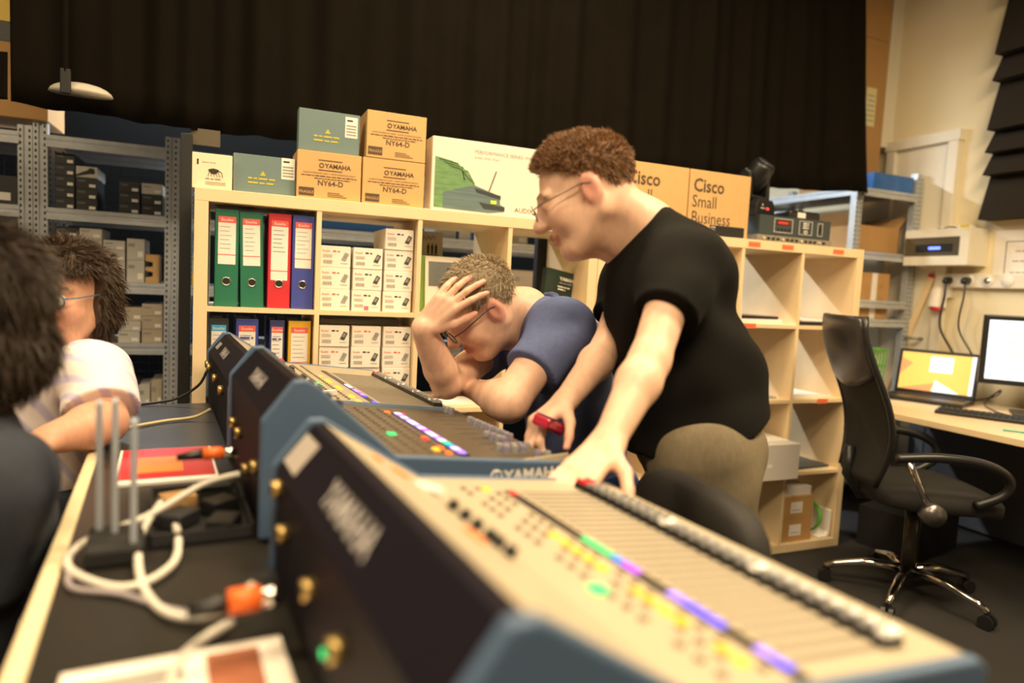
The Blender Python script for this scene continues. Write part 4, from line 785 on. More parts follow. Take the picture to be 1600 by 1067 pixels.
# ================================================================== PEOPLE  (signed-distance sculpting, meshed with surface nets)
def V(*a): return np.array(a, float)
class Sculpt:
    def __init__(s, res=.0045): s.p = []; s.res = res
    def cap(s, a, b, ra, rb=None, k=.02, col=None, cut=None): s.p.append(('c', V(*a), V(*b), ra, ra if rb is None else rb, k, col, 1, cut)); return s
    def ell(s, c, r, R=None, k=.02, col=None, sgn=1): s.p.append(('e', V(*c), V(*r), np.eye(3) if R is None else R, 0, k, col, sgn, None)); return s
    def chain(s, pts, rs, k=.02, col=None):
        for i in range(len(pts)-1): s.cap(pts[i], pts[i+1], rs[i], rs[i+1], k, col)
        return s
    @staticmethod
    def dist(q, P):
        if q[0] == 'c':
            a, b = q[1], q[2]; ab = b-a; t = np.clip(((P-a)@ab)/max(ab@ab, 1e-9), 0, 1); d = np.linalg.norm(P-a-t[..., None]*ab, axis=-1)-(q[3]+(q[4]-q[3])*t)
            if q[8] is not None: d = np.maximum(d, (P-b)@(ab/np.linalg.norm(ab))-q[8])
            return d
        X = (P-q[1])@q[3]; r = q[2]; k0 = np.linalg.norm(X/r, axis=-1); k1 = np.linalg.norm(X/(r*r), axis=-1)+1e-9; return k0*(k0-1)/k1
    def bounds(s, q):
        if q[0] == 'c': r = max(q[3], q[4]); return np.minimum(q[1], q[2])-r, np.maximum(q[1], q[2])+r
        e = np.abs(q[3])@q[2]; return q[1]-e, q[1]+e
    def mesh(s, name, mats, parent=None, disp=None, clip=None, cols=None, smooth_it=2):
        lo = np.min([s.bounds(q)[0] for q in s.p if q[7] > 0], 0)-.03; hi = np.max([s.bounds(q)[1] for q in s.p if q[7] > 0], 0)+.03
        h = s.res; n = np.ceil((hi-lo)/h).astype(int)+1; F = np.full(n, .08, np.float32)
        ax = [lo[i]+h*np.arange(n[i]) for i in range(3)]
        for q in s.p:
            a, b = s.bounds(q); i0 = np.clip(((a-lo-.035)/h).astype(int), 0, n-1); i1 = np.clip(((b-lo+.035)/h).astype(int)+2, 1, n)
            sl = tuple(slice(x, y) for x, y in zip(i0, i1)); P = np.stack(np.meshgrid(*[ax[i][sl[i]] for i in range(3)], indexing='ij'), -1)
            d = s.dist(q, P); f = F[sl]; k = q[5]
            if q[7] > 0: hh = np.maximum(k-np.abs(f-d), 0)/k; F[sl] = np.minimum(f, d)-hh*hh*k*.25
            else: d = -d; hh = np.maximum(k-np.abs(f-d), 0)/k; F[sl] = np.maximum(f, d)+hh*hh*k*.25
        if disp is not None or clip is not None:
            idx = np.argwhere(np.abs(F) < .03 if clip is None else F < .03); P = lo+h*idx; f = F[tuple(idx.T)]
            if disp is not None: f = f-disp(P)
            if clip is not None: f = np.maximum(f, clip(P))
            F[tuple(idx.T)] = f
        S = F < 0; c = S[:-1, :-1, :-1].astype(np.int8)
        cnt = sum(S[i:n[0]-1+i, j:n[1]-1+j, k:n[2]-1+k].astype(np.int8) for i in (0, 1) for j in (0, 1) for k in (0, 1))
        act = np.argwhere((cnt > 0) & (cnt < 8)); ID = np.full(cnt.shape, -1, np.int64); ID[tuple(act.T)] = np.arange(len(act))
        acc = np.zeros((len(act), 3)); w = np.zeros(len(act))
        cor = [(i, j, k) for i in (0, 1) for j in (0, 1) for k in (0, 1)]
        for A in cor:
            for axn in range(3):
                if A[axn]: continue
                B = list(A); B[axn] = 1; fa = F[tuple((act+A).T)]; fb = F[tuple((act+B).T)]; mk = (fa < 0) != (fb < 0)
                t = np.where(mk, fa/np.where(mk, fa-fb, 1), 0); p = act+np.array(A)+t[:, None]*(np.array(B)-np.array(A)); acc += np.where(mk[:, None], p, 0); w += mk
        vs = lo+h*acc/w[:, None]; faces = []
        for axn in range(3):
            u, v = [(1, 2), (2, 0), (0, 1)][axn]; sl0 = [slice(None)]*3; sl1 = [slice(None)]*3; sl0[axn] = slice(0, -1); sl1[axn] = slice(1, None)
            ed = S[tuple(sl0)] != S[tuple(sl1)]; e_ = np.argwhere(ed); e_ = e_[(e_[:, u] > 0) & (e_[:, v] > 0) & (e_[:, u] < n[u]-1) & (e_[:, v] < n[v]-1)]
            fl_ = S[tuple(e_.T)]; du = np.zeros(3, int); du[u] = 1; dv_ = np.zeros(3, int); dv_[v] = 1
            q4 = np.stack([ID[tuple((e_-du-dv_).T)], ID[tuple((e_-dv_).T)], ID[tuple(e_.T)], ID[tuple((e_-du).T)]], 1); q4[~fl_] = q4[~fl_][:, ::-1]; faces.append(q4)
        faces = np.concatenate(faces)
        for _ in range(smooth_it):
            a = np.zeros_like(vs); cn = np.zeros(len(vs))
            for i in range(4): np.add.at(a, faces[:, i], vs[faces[:, (i+1) % 4]]+vs[faces[:, (i+3) % 4]]); np.add.at(cn, faces[:, i], 2)
            vs = vs*.5+.5*a/np.maximum(cn, 1)[:, None]
        me = bpy.data.meshes.new(name); me.from_pydata(vs.tolist(), [], faces.tolist())
        for m in mats: me.materials.append(m)
        me.polygons.foreach_set('use_smooth', [True]*len(faces))
        base = cols if cols is not None else (.8, .5, .36)
        D = []; Cc = []
        for q in s.p:
            if q[6] is not None: D.append(np.exp(-np.maximum(s.dist(q, vs)+.001, 0)/.0035)); Cc.append(q[6])
        cl = np.tile(np.array([*base, 1.]), (len(vs), 1))
        if D: Wt = np.stack(D, 1); tot = Wt.sum(1, keepdims=True); al = np.clip(tot, 0, 1); cl[:, :3] = cl[:, :3]*(1-al)+al*(Wt@np.array(Cc))/np.maximum(tot, 1e-6)
        at = me.color_attributes.new('Col', 'FLOAT_COLOR', 'POINT'); at.data.foreach_set('color', cl.ravel())
        me.update(); o = bpy.data.objects.new(name, me); COL.objects.link(o)
        if parent: o.parent = parent
        s.vs = vs; s.faces = faces; return o
skin_m = vmat('skin', .48, .12, .12, 350); cloth_v = vmat('cloth_v', .9, 0, .25, 500); cloth_v.node_tree.nodes['Principled BSDF'].inputs['Specular IOR Level'].default_value = .15; hair_v = vmat('hair_v', .55, 0, .5, 250)
SK = (.76, .48, .35); SKR = (.72, .34, .26); LIP = (.58, .25, .20); BR = (.16, .09, .05)
def frame(fwd, up_=(0, 0, 1)):
    f_ = V(*fwd)/np.linalg.norm(fwd); l = np.cross(up_, f_); l /= np.linalg.norm(l); u_ = np.cross(f_, l); return np.stack([f_, l, u_], 1)
def add_head(S, c, R, sc=1., brow=BR, ears=True, lids=True):
    c = V(*c); L = lambda *p: c+R@(V(*p)*sc)
    E = lambda p, r, k=.02, col=None, sgn=1: S.ell(L(*p), V(*r)*sc, R, k*sc, col, sgn); K = lambda a, b, ra, rb=None, k=.015, col=None: S.cap(L(*a), L(*b), ra*sc, (rb if rb is not None else ra)*sc, k*sc, col)
    E((-.014, 0, .036), (.097, .074, .082)); E((.030, 0, -.030), (.062, .058, .084), .03); E((.072, 0, -.098), (.022, .022, .018), .03)
    for s_ in (1, -1):
        K((-.012, s_*.056, -.045), (.055, s_*.026, -.095), .020, .018, .035); E((.060, s_*.040, -.028), (.026, .022, .026), .03, (.74, .38, .28))
        E((.100, s_*.032, .004), (.016, .017, .013), .012, None, -1); E((.080, s_*.032, .002), (.0145, .0155, .0135), .006, (.66, .36, .26))
        K((.086, s_*.016, .024), (.076, s_*.05, .024), .009, .007, .015); K((.0935, s_*.016, .0285), (.083, s_*.048, .029), .0035, .003, .006, brow)
        E((.104, s_*.011, -.030), (.010, .008, .008), .01)
        if ears:
            E((-.012, s_*.076, -.004), (.021, .009, .033), .008, SKR); E((-.006, s_*.085, -.002), (.010, .006, .018), .006, (.55, .24, .17), -1)
    K((.092, 0, .012), (.114, 0, -.026), .009, .0125, .018, None); E((.114, 0, -.027), (.012, .012, .010), .01, SKR)
    K((.088, -.022, -.061), (.0965, 0, -.057), .005, .006, .008, LIP); K((.0965, 0, -.057), (.088, .022, -.061), .006, .005, .008, LIP); K((.086, -.018, -.069), (.094, 0, -.069), .005, .0065, .008, LIP); K((.094, 0, -.069), (.086, .018, -.069), .0065, .005, .008, LIP)
    E((.099, 0, -.063), (.008, .02, .0012), .004, (.3, .1, .08), -1)
    return L
def add_hand(S, wrist, d, nrm, side, curls, sc=1., thumb=(.9, .3), spread=.09, k=.006, mk=.016):
    """d: direction wrist->knuckles, nrm: back-of-hand normal; side=+1 when the thumb lies towards cross(d,nrm)"""
    w = V(*wrist); d = V(*d)/np.linalg.norm(d); nn = V(*nrm); nn = nn-d*(nn@d); nn /= np.linalg.norm(nn); t = np.cross(d, nn)*side
    for i, (off, ml, ln) in enumerate(((.027, .088, (.044, .026, .021)), (.009, .092, (.049, .030, .022)), (-.010, .087, (.045, .028, .021)), (-.027, .078, (.036, .021, .019)))):
        b = w+t*off*.6*sc; kn = w+d*ml*sc+t*off*sc; S.cap(b, kn, .014*sc, .0115*sc, mk, None)
        dirv = d*math.cos(spread*(1.5-i)*0)+t*spread*(1.5-i)*.7; dirv /= np.linalg.norm(dirv); p = kn; ang = 0; c0 = curls[i] if hasattr(curls, '__len__') else curls
        for j, l in enumerate(ln):
            ang += c0*(.8, 1.0, .7)[j]; v = dirv*math.cos(ang)-nn*math.sin(ang); q = p+v*l*sc; S.cap(p, q, (.0098, .0088, .0080)[j]*sc, (.0088, .0080, .0068)[j]*sc, k, (.74, .36, .27) if j == 2 else None); p = q
    a = w+d*.022*sc+t*.022*sc; v1 = d*math.cos(thumb[0])+t*math.sin(thumb[0])-nn*thumb[1]; v1 /= np.linalg.norm(v1); b = a+v1*.045*sc; v2 = v1*.8+d*.5-nn*.15; v2 /= np.linalg.norm(v2); c_ = b+v2*.034*sc; e_ = c_+(v2+d*.2)/np.linalg.norm(v2+d*.2)*.026*sc
    S.cap(a, b, .0155*sc, .0115*sc, min(mk, .014)); S.cap(b, c_, .0112*sc, .0098*sc, .006); S.cap(c_, e_, .0098*sc, .0078*sc, .006, (.74, .36, .27))
def add_arm(S, sh, el, wr, r=(.050, .041, .044, .027), k=.02):
    sh, el, wr = V(*sh), V(*el), V(*wr); S.cap(sh, el, r[0], r[1], k); m_ = el+(wr-el)*.28; S.cap(el, m_, r[1]*.96, r[2], k); S.cap(m_, wr, r[2], r[3], k)
def hair_mesh(name, parent, c, R, sc, col, shape, keep, strands, length, comb, width=.0013, infl=.010, disp=None, spread=.5):
    H = Sculpt(.0045); c = V(*c); L = lambda *p: c+R@(V(*p)*sc)
    for p, r in shape: H.ell(L(*p), (V(*r)+infl)*sc, R, .02)
    def loc(P): return ((P-c)@R)/sc
    o = H.mesh(name, [hair_v], parent, disp=disp, clip=lambda P: keep(loc(P))*sc, cols=col)
    vs = H.vs; me = o.data; nr = np.array([v.normal for v in me.vertices]); lc = loc(vs); ok = np.where(keep(lc) < -.002)[0]
    if strands and len(ok):
        pick = rng.choice(ok, strands); b = vs[pick]+rng.normal(0, .0015, (strands, 3)); n_ = nr[pick]; cd = (R@np.array([comb(x) for x in lc[pick]]).T).T
        cd = cd-n_*(cd*n_).sum(1)[:, None]; dr = n_*spread+cd+rng.normal(0, .16, (strands, 3)); dr /= np.linalg.norm(dr, axis=1)[:, None]; ll = length*rng.uniform(.5, 1.2, (strands, 1)); sd = np.cross(dr, rng.normal(0, 1, (strands, 3))); sd /= np.linalg.norm(sd, axis=1)[:, None]; sd *= width
        v3 = np.concatenate([b-sd-n_*.002, b+sd-n_*.002, b+dr*ll*.55+sd*.7, b+dr*ll*.55-sd*.7, b+dr*ll+(cd-n_*.3)*ll*.15]); i = np.arange(strands); m2 = bpy.data.meshes.new('strands')
        m2.from_pydata(v3.tolist(), [], np.stack([i, i+strands, i+2*strands, i+3*strands], 1).tolist()+np.stack([i+3*strands, i+2*strands, i+4*strands], 1).tolist())
        sh = rng.uniform(.55, 1.5, strands); cc = np.concatenate([np.tile(np.array(col), (strands, 1))*sh[:, None]]*5); at = m2.color_attributes.new('Col', 'FLOAT_COLOR', 'POINT'); at.data.foreach_set('color', np.c_[np.clip(cc, 0, 1), np.ones(5*strands)].ravel()); m2.materials.append(hair_v)
        s_ = bpy.data.objects.new('hair_strands', m2); COL.objects.link(s_); s_.parent = o; s_['kind'] = 'stuff'
    return o
def wrinkle(a=.003, f=28, ph=0): return lambda P: a*(np.sin(P[:, 0]*f+2.2*np.sin(P[:, 2]*f*.45+ph)+ph)*np.sin(P[:, 2]*f*.8+1.7*np.sin(P[:, 1]*f*.6)))+a*.4*np.sin(P[:, 1]*f*1.9+P[:, 2]*f*1.3)
def glasses(parent, c, R, sc, m, lens_alpha=.15, full=True, lw=.024, lh=.017):
    c = V(*c); L = lambda *p: Vector(c+R@(V(*p)*sc)); b = MB()
    for s_ in (1, -1):
        ring = [L(.112-.10*((s_*.033+lw*math.cos(a))**2)*4, s_*.033+lw*math.cos(a), .000+lh*math.sin(a)) for a in [k*2*math.pi/24 for k in range(24)]]
        b.tube(ring+ring[:1], .0011 if not full else .0017, m, 6, False); b.tube([L(.108, s_*.056, .006), L(.085, s_*.074, .008), L(.0, s_*.0815, .012), (L(-.022, s_*.081, .004))], .0016, m, 6)
    b.tube([L(.113, -.010, .003), L(.117, 0, .006), L(.113, .010, .003)], .0013, m, 6); o = b.build('glasses', parent, True); g = MB(); gl = mat('lens_glass', (.9, .92, .95), .02, alpha=.12)
    for s_ in (1, -1): g.add([L(.1115-.10*((s_*.033+lw*math.cos(a))**2)*4, s_*.033+lw*.97*math.cos(a), lh*.97*math.sin(a)) for a in [k*2*math.pi/24 for k in range(24)]], [tuple(range(24))], gl)
    g.build('lenses', o, True); return o
def scalp_keep(front=.078, slope=.80, ear=.0):
    def f(X): # negative where hair grows
        line = front+slope*(X[:, 0]-.085); g = line-X[:, 2]; e_ = np.linalg.norm((X-np.array([-.008, 0, -.006]))*np.array([1, 0, 1]), axis=1); earcut = np.where(np.abs(X[:, 1]) > .055, .036-e_, -1); return np.maximum(g, earcut)
    return f
CR = [((-.014, 0, .036), (.097, .074, .082))]

# ---------- standing man in black
F1 = V(-.87, .49, 0); h1 = V(.813, -1.069, 1.417); pt = math.radians(26); R1h = frame(F1*math.cos(pt)+V(0, 0, -math.sin(pt)))
shN, elN, wrN = V(.945, -1.245, 1.265), V(.815, -1.350, 1.083), V(.690, -1.425, .950); shF, elF, wrF = V(1.027, -.945, 1.25), V(.913, -1.033, 1.073), V(.757, -1.139, .972)
chest, belly, hip = V(1.015, -1.105, 1.205), V(1.072, -1.135, 1.03), V(1.095, -1.155, .895); latv = V(.49, .87, 0); leanR = frame(F1, chest-hip)
def ground(o, label): tag(o, label, 'person'); return o
p1 = ground(empty('person', (1.1, -1.15, 0)), 'standing person in black T-shirt and khaki trousers leaning over the console'); 
def pp(o): o.matrix_parent_inverse = o.parent.matrix_world.inverted(); return o
bpy.context.view_layer.update()
S = Sculpt(.0042); L1 = add_head(S, h1, R1h, 1.06, (.28, .15, .07))
neck = V(.955, -1.10, 1.345); S.cap(L1(-.035, 0, -.035), neck, .060, .066, .03); S.cap(L1(.02, 0, -.07), neck+F1*.05+V(0, 0, -.03), .045, .055, .03)
S.ell(chest, (.10, .15, .14), leanR, .04); S.ell(belly, (.11, .13, .13), leanR, .04); S.ell(hip, (.10, .13, .10), None, .04); S.cap(neck, chest, .06, .08, .04); S.cap(shN, shF, .05, .05, .04)
add_arm(S, shN, elN, wrN, (.046, .037, .039, .027)); add_arm(S, shF, elF, wrF, (.044, .036, .038, .026))
add_hand(S, wrN, V(-.72, -.36, -.40), V(-.25, -.25, .9), -1, (-.12, -.1, -.1, -.05), 1.0, (1.0, .15)); add_hand(S, wrF, V(-.80, -.25, -.42), V(-.35, .15, .92), -1, (.75, .75, .8, .9), 1.0, (.75, .75))
for s_ in (-1, 1):
    hp = hip+latv*s_*.085; kn = V(hp[0]+.08, hp[1], .47); S.cap(hp, kn, .085, .055, .03); S.cap(kn, (kn[0]+.02, kn[1], .08), .05, .035, .02); S.cap((kn[0]+.03, kn[1], .045), V(kn[0]+.03, kn[1], .045)+F1*.16, .042, .034, .02)
body = pp(S.mesh('body', [skin_m], p1, cols=SK))
T_ = Sculpt(.0050); shirtR = leanR
T_.ell(chest, (.132, .185, .165), shirtR, .06); T_.ell(belly+V(.008, 0, 0), (.150, .172, .165), shirtR, .06); T_.cap(belly+V(.01, 0, -.02), hip+V(.01, 0, -.08), .150, .150, .05); T_.ell(hip+V(.0, 0, -.02), (.150, .182, .14), None, .05); T_.ell(chest+V(.07, -.01, .06), (.09, .15, .08), shirtR, .06)
T_.cap(neck+V(.0, 0, .0), chest, .074, .12, .05); T_.cap(shN+V(.01, .01, 0), shF, .068, .066, .05)
T_.cap(shN+V(.015, .015, .0), shN+(elN-shN)*.56, .078, .068, .035, None, 0.0); T_.cap(shF, shF+(elF-shF)*.60, .072, .064, .03, None, 0.0)
pp(T_.mesh('t_shirt', [cloth_v], p1, disp=wrinkle(.0055, 24), clip=lambda P: np.maximum(.905+.42*(P[:, 0]-1.07)-P[:, 2], ((P-(neck+V(-.062, .03, .045)))@(V(-.62, .30, .72)))), cols=(.0065, .006, .0055)))
Q = Sculpt(.0055); kh = (.20, .165, .11); Q.ell(hip+V(.005, 0, -.03), (.137, .168, .12), None, .05)
for s_ in (-1, 1): hp = hip+latv*s_*.088+V(0, 0, -.03); Q.cap(hp, (hp[0]+.08, hp[1], .47), .112, .088, .04); Q.cap((hp[0]+.08, hp[1], .47), (hp[0]+.10, hp[1], .05), .086, .078, .02, None, 0.)
pp(Q.mesh('trousers', [cloth_v], p1, disp=wrinkle(.005, 24, 1.), cols=kh))
for s_ in (-1, 1): hp = hip+latv*s_*.088; a = V(hp[0]+.105, hp[1], .045); Z = Sculpt(.006); Z.cap(a-F1*.03, a+F1*.17, .05, .042, .02); pp(Z.mesh('shoe', [cloth_v], p1, clip=lambda P: -P[:, 2]+.002, cols=(.03, .025, .02)))
def dispH(P): return .004*np.sin(P[:, 0]*95+3*np.sin(P[:, 2]*60))*np.sin(P[:, 1]*80+P[:, 2]*70)
pp(hair_mesh('hair', p1, h1, R1h, 1.06, (.20, .095, .035), CR+[((.012, 0, .058), (.078, .064, .066))], scalp_keep(.088, .70), 16000, .011, lambda x: (lambda t: (.35*t-.1, 0, 1.1*t-.6))(min(1, max(0, (x[2]-.02)/.08))), .0008, .003, dispH, .35))
pp(glasses(p1, h1, R1h, 1.06, mat('wire', (.25, .22, .2), .3, .8), full=False))
# phone-like red gadget in his hand
o = MB().box(-.038, .038, -.02, .02, -.012, .012, mat('red_clear', (.42, .02, .05), .15)).build('red_gadget', bevel=.006); place(o, (.692, -1.195, .935), .6, .2, .35); tag(o, 'small glossy red device held in a hand above the dark console', 'device'); MB().box(-.037, .037, -.0195, .0195, .0121, .0135, mat('violet_face', (.12, .05, .2), .1)).build('device_screen', o)

# ---------- seated man in the blue polo
h2 = V(.695, -.758, 1.150); F2 = V(-.985, .06, 0); pt = math.radians(42); R2h = frame(F2*math.cos(pt)+V(0, 0, -math.sin(pt)), V(.0, -.10, 1))
p2 = ground(empty('person', (1.05, -.73, 0)), 'seated person in blue polo shirt resting forehead on one hand'); bpy.context.view_layer.update()
nk2 = V(.835, -.728, 1.140); sN, eN, wN = V(.865, -.885, 1.105), V(.700, -.962, .938), V(.700, -.745, .932); sF, eF, wF = V(.880, -.565, 1.075), V(.622, -.735, .950), V(.530, -.815, 1.095); ch2, be2, hp2 = V(.935, -.745, 1.00), V(1.01, -.74, .83), V(1.05, -.735, .64); latv2 = V(0, 1, 0); R2t = frame(F2, ch2-be2+V(-.03, 0, .05))
S = Sculpt(.0042); L2 = add_head(S, h2, R2h, 1.0, (.35, .27, .2)); S.cap(L2(-.035, 0, -.03), nk2, .056, .062, .03); S.cap(L2(.015, 0, -.07), nk2+V(-.02, 0, -.05), .045, .055, .03)
S.ell(ch2, (.10, .15, .14), R2t, .04); S.ell(be2, (.11, .13, .13), None, .04); S.ell(hp2, (.11, .14, .10), None, .04); S.cap(nk2, ch2, .055, .08, .04); S.cap(sN, sF, .05, .05, .04)
add_arm(S, sN, eN, wN, (.052, .046, .044, .028)); add_arm(S, sF, eF, wF, (.048, .042, .043, .029), .008)
add_hand(S, wN, V(-.1, .95, .0), V(0, 0, 1), -1, (.3, .3, .3, .35), .95)
kn = V(.571, -.725, 1.164); add_hand(S, wF, V(.56, -.25, .72), V(-.62, -.80, .22), 1, (.26, .28, .30, .34), 1.0, (.5, .45), .22, .003, .006)
for s_ in (-1, 1): a = hp2+latv2*s_*.09; kn_ = V(.66, a[1]+s_*.03, .55); S.cap(a, kn_, .08, .055, .03); S.cap(kn_, (.70, kn_[1], .08), .05, .035, .02); S.cap((.71, kn_[1], .045), (.55, kn_[1], .04), .04, .032, .02)
pp(S.mesh('body', [skin_m], p2, cols=SK))
T_ = Sculpt(.0050); T_.ell(ch2+V(.01, 0, 0), (.130, .175, .16), R2t, .06); T_.ell(be2, (.14, .165, .17), None, .06); T_.ell(hp2+V(0, 0, .03), (.145, .17, .10), None, .05); T_.cap(nk2+V(.035, 0, -.04), ch2, .085, .12, .05); T_.cap(sN+V(.015, .01, 0), sF, .068, .066, .05)
T_.cap(sN+V(.01, .01, 0), sN+(eN-sN)*.60, .079, .070, .035, None, 0.); T_.cap(sF, sF+(eF-sF)*.55, .072, .066, .03, None, 0.)
pp(T_.mesh('polo_shirt', [cloth_v], p2, disp=wrinkle(.005, 25, 2.), clip=lambda P: ((P-(nk2+V(-.03, 0, .035)))@V(-.55, 0, .83)), cols=(.115, .145, .30)))
Z = Sculpt(.004); ring = [nk2+V(.018, 0, -.006)+V(.075*math.cos(a)*.8, .082*math.sin(a), .058*math.cos(a)*.9) for a in [k*math.pi/10 for k in range(-8, 9)]]; Z.chain(ring, [.011]*len(ring), .01); Z.chain([r_+V(.012, 0, -.022) for r_ in ring], [.012]*len(ring), .014); pp(Z.mesh('collar', [cloth_v], p2, cols=(.075, .095, .20)))
Q = Sculpt(.006); Q.ell(hp2+V(0, 0, -.02), (.15, .18, .11), None, .05)
for s_ in (-1, 1): a = hp2+latv2*s_*.09; kn_ = V(.66, a[1]+s_*.03, .55); Q.cap(a, kn_, .105, .078, .04); Q.cap(kn_, (.70, kn_[1], .08), .075, .06, .02, None, 0.)
pp(Q.mesh('trousers', [cloth_v], p2, disp=wrinkle(.004, 22), cols=(.02, .04, .14)))
for s_ in (-1, 1): a = hp2+latv2*s_*.09; Z = Sculpt(.006); Z.cap((.72, a[1]+s_*.03, .045), (.54, a[1]+s_*.03, .042), .048, .04, .02); pp(Z.mesh('shoe', [cloth_v], p2, clip=lambda P: -P[:, 2]+.002, cols=(.03, .025, .02)))
pp(hair_mesh('hair', p2, h2, R2h, 1.0, (.36, .285, .19), CR, scalp_keep(.082, .86), 12000, .014, lambda x: (.6, 0, -.2), .0008, .004, dispH, .3))
pp(glasses(p2, h2, R2h, 1.0, mat('frame_dark', (.06, .06, .08), .3, .5)))
# his stool
e = empty('round_stool', (1.06, -.735, 0), 0, 'black padded stool under the man in the blue polo', 'stool'); MB().add(*pad_mesh(.19, .19, .035, (0, 0, .500)), pad).build('seat', e, True); MB().cyl((0, 0, .05), (0, 0, .48), .025, chrome, 12).build('column', e, True); MB().cyl((0, 0, 0), (0, 0, .03), .2, black_plastic, 24).build('base', e, True)

# ---------- person in the striped shirt at the table
p3 = ground(empty('person', (-.33, -.45, 0)), 'seated person with curly dark hair, blue glasses and pale striped shirt'); bpy.context.view_layer.update()
h3 = V(-.252, -.505, 1.128); R3h = frame(V(-.35, -.93, -.05)); nk3 = V(-.265, -.470, .995); sN, eN, wN = V(-.185, -.585, .955), V(-.150, -.700, .865), V(-.225, -.845, .862); sF, eF, wF = V(-.44, -.36, .94), V(-.50, -.50, .86), V(-.42, -.68, .85); ch3, hp3 = V(-.305, -.445, .87), V(-.36, -.42, .60); R3t = frame(V(-.35, -.93, 0)); lat3 = V(.93, -.35, 0)
S = Sculpt(.0045); L3 = add_head(S, h3, R3h, .97, (.05, .03, .02)); S.cap(L3(-.03, 0, -.05), nk3, .050, .054, .03); S.ell(ch3, (.09, .14, .14), R3t, .04); S.ell(hp3, (.11, .14, .12), R3t, .04); S.cap(nk3, ch3, .05, .08, .04); S.cap(ch3, hp3, .10, .11, .04); S.cap(sN, sF, .045, .045, .04)
add_arm(S, sN, eN, wN, (.050, .046, .046, .030)); add_arm(S, sF, eF, wF, (.048, .042, .042, .028)); add_hand(S, wN, V(-.3, -.9, -.1), V(0, 0, 1), 1, .3, .95); add_hand(S, wF, V(.3, -.9, 0), V(0, 0, 1), -1, .3, .95)
for s_ in (-1, 1): a = hp3+lat3*s_*.09; k_ = V(a[0]-.08, a[1]-.38, .53); S.cap(a, k_, .08, .055, .03); S.cap(k_, (k_[0], k_[1]+.02, .08), .05, .035, .02); S.cap((k_[0], k_[1], .045), (k_[0]-.03, k_[1]-.15, .04), .04, .032, .02)
pp(S.mesh('body', [skin_m], p3, cols=(.62, .34, .23)))
stripe = mat('striped_cloth', (.8, .74, .76), .85, bump=.2, bscale=400); nt = stripe.node_tree; wv = nt.nodes.new('ShaderNodeTexWave'); wv.bands_direction = 'DIAGONAL'; wv.inputs['Scale'].default_value = 9; wv.inputs['Distortion'].default_value = 1.2
tc = nt.nodes.new('ShaderNodeTexCoord'); nt.links.new(tc.outputs['Object'], wv.inputs[0]); cr_ = nt.nodes.new('ShaderNodeValToRGB'); cr_.color_ramp.elements[0].color = (.60, .56, .78, 1); cr_.color_ramp.elements[0].position = .1; cr_.color_ramp.elements[1].color = (.84, .78, .78, 1); cr_.color_ramp.elements[1].position = .45; nt.links.new(wv.outputs[1], cr_.inputs[0]); nt.links.new(cr_.outputs[0], nt.nodes['Principled BSDF'].inputs['Base Color'])
T_ = Sculpt(.0052); T_.ell(ch3+V(0, 0, .02), (.115, .165, .15), R3t, .06); T_.cap(ch3, hp3, .135, .145, .05); T_.cap(nk3+V(.0, 0, -.02), ch3, .066, .11, .05); T_.cap(sN, sF, .064, .064, .05); T_.cap(sN, sN+(eN-sN)*.80, .078, .076, .03, None, 0.); T_.cap(sF, sF+(eF-sF)*.7, .07, .066, .03, None, 0.)
pp(T_.mesh('shirt', [stripe], p3, disp=wrinkle(.004, 30, .7)))
Q = Sculpt(.007); Q.ell(hp3+V(0, 0, -.04), (.14, .17, .11), R3t, .05)
for s_ in (-1, 1): a = hp3+lat3*s_*.09; k_ = V(a[0]-.08, a[1]-.38, .53); Q.cap(a, k_, .10, .075, .04); Q.cap(k_, (k_[0], k_[1]+.02, .06), .07, .055, .02, None, 0.)
pp(Q.mesh('trousers', [cloth_v], p3, cols=(.03, .035, .05)))
pp(hair_mesh('hair', p3, h3, R3h, .97, (.055, .032, .018), [((-.02, 0, .04), (.098, .082, .085)), ((-.035, .052, -.02), (.05, .03, .06)), ((-.035, -.052, -.02), (.05, .03, .06)), ((-.06, 0, -.03), (.04, .065, .06))], lambda X: np.maximum(X[:, 0]-(.080 if False else .078), np.minimum(.058-X[:, 2], np.maximum(X[:, 0]-.012, -.13-X[:, 2]))), 12000, .030, lambda x: (-.2, .5*math.sin(x[2]*120), -.8), .0010, .012, lambda P: .007*np.sin(P[:, 0]*75)*np.sin(P[:, 1]*70+1)*np.sin(P[:, 2]*80), .4))
pp(glasses(p3, h3, R3h, .97, mat('frame_blue', (.05, .13, .25), .3), lw=.025, lh=.018))
for s_ in (-1, 1):
    b = MB(); vs, fs = pad_mesh(.0118, .0118, .0118, (0, 0, 0)); ec = Vector(L3(.0845, s_*.032, .001)); Rm = Matrix([list(r_) for r_ in R3h]); b.add([ec+Vector([math.copysign(abs(c_)**1, c_) for c_ in v]) for v in vs], fs, paper); pp(b.build('eyeball', p3, True))
    b = MB(); g_ = Vector(R3h@V(1, 0, 0)); b.tube([ec+g_*.0105, ec+g_*.0125], [.0058, .005], ink, 14); pp(b.build('iris', p3, True))

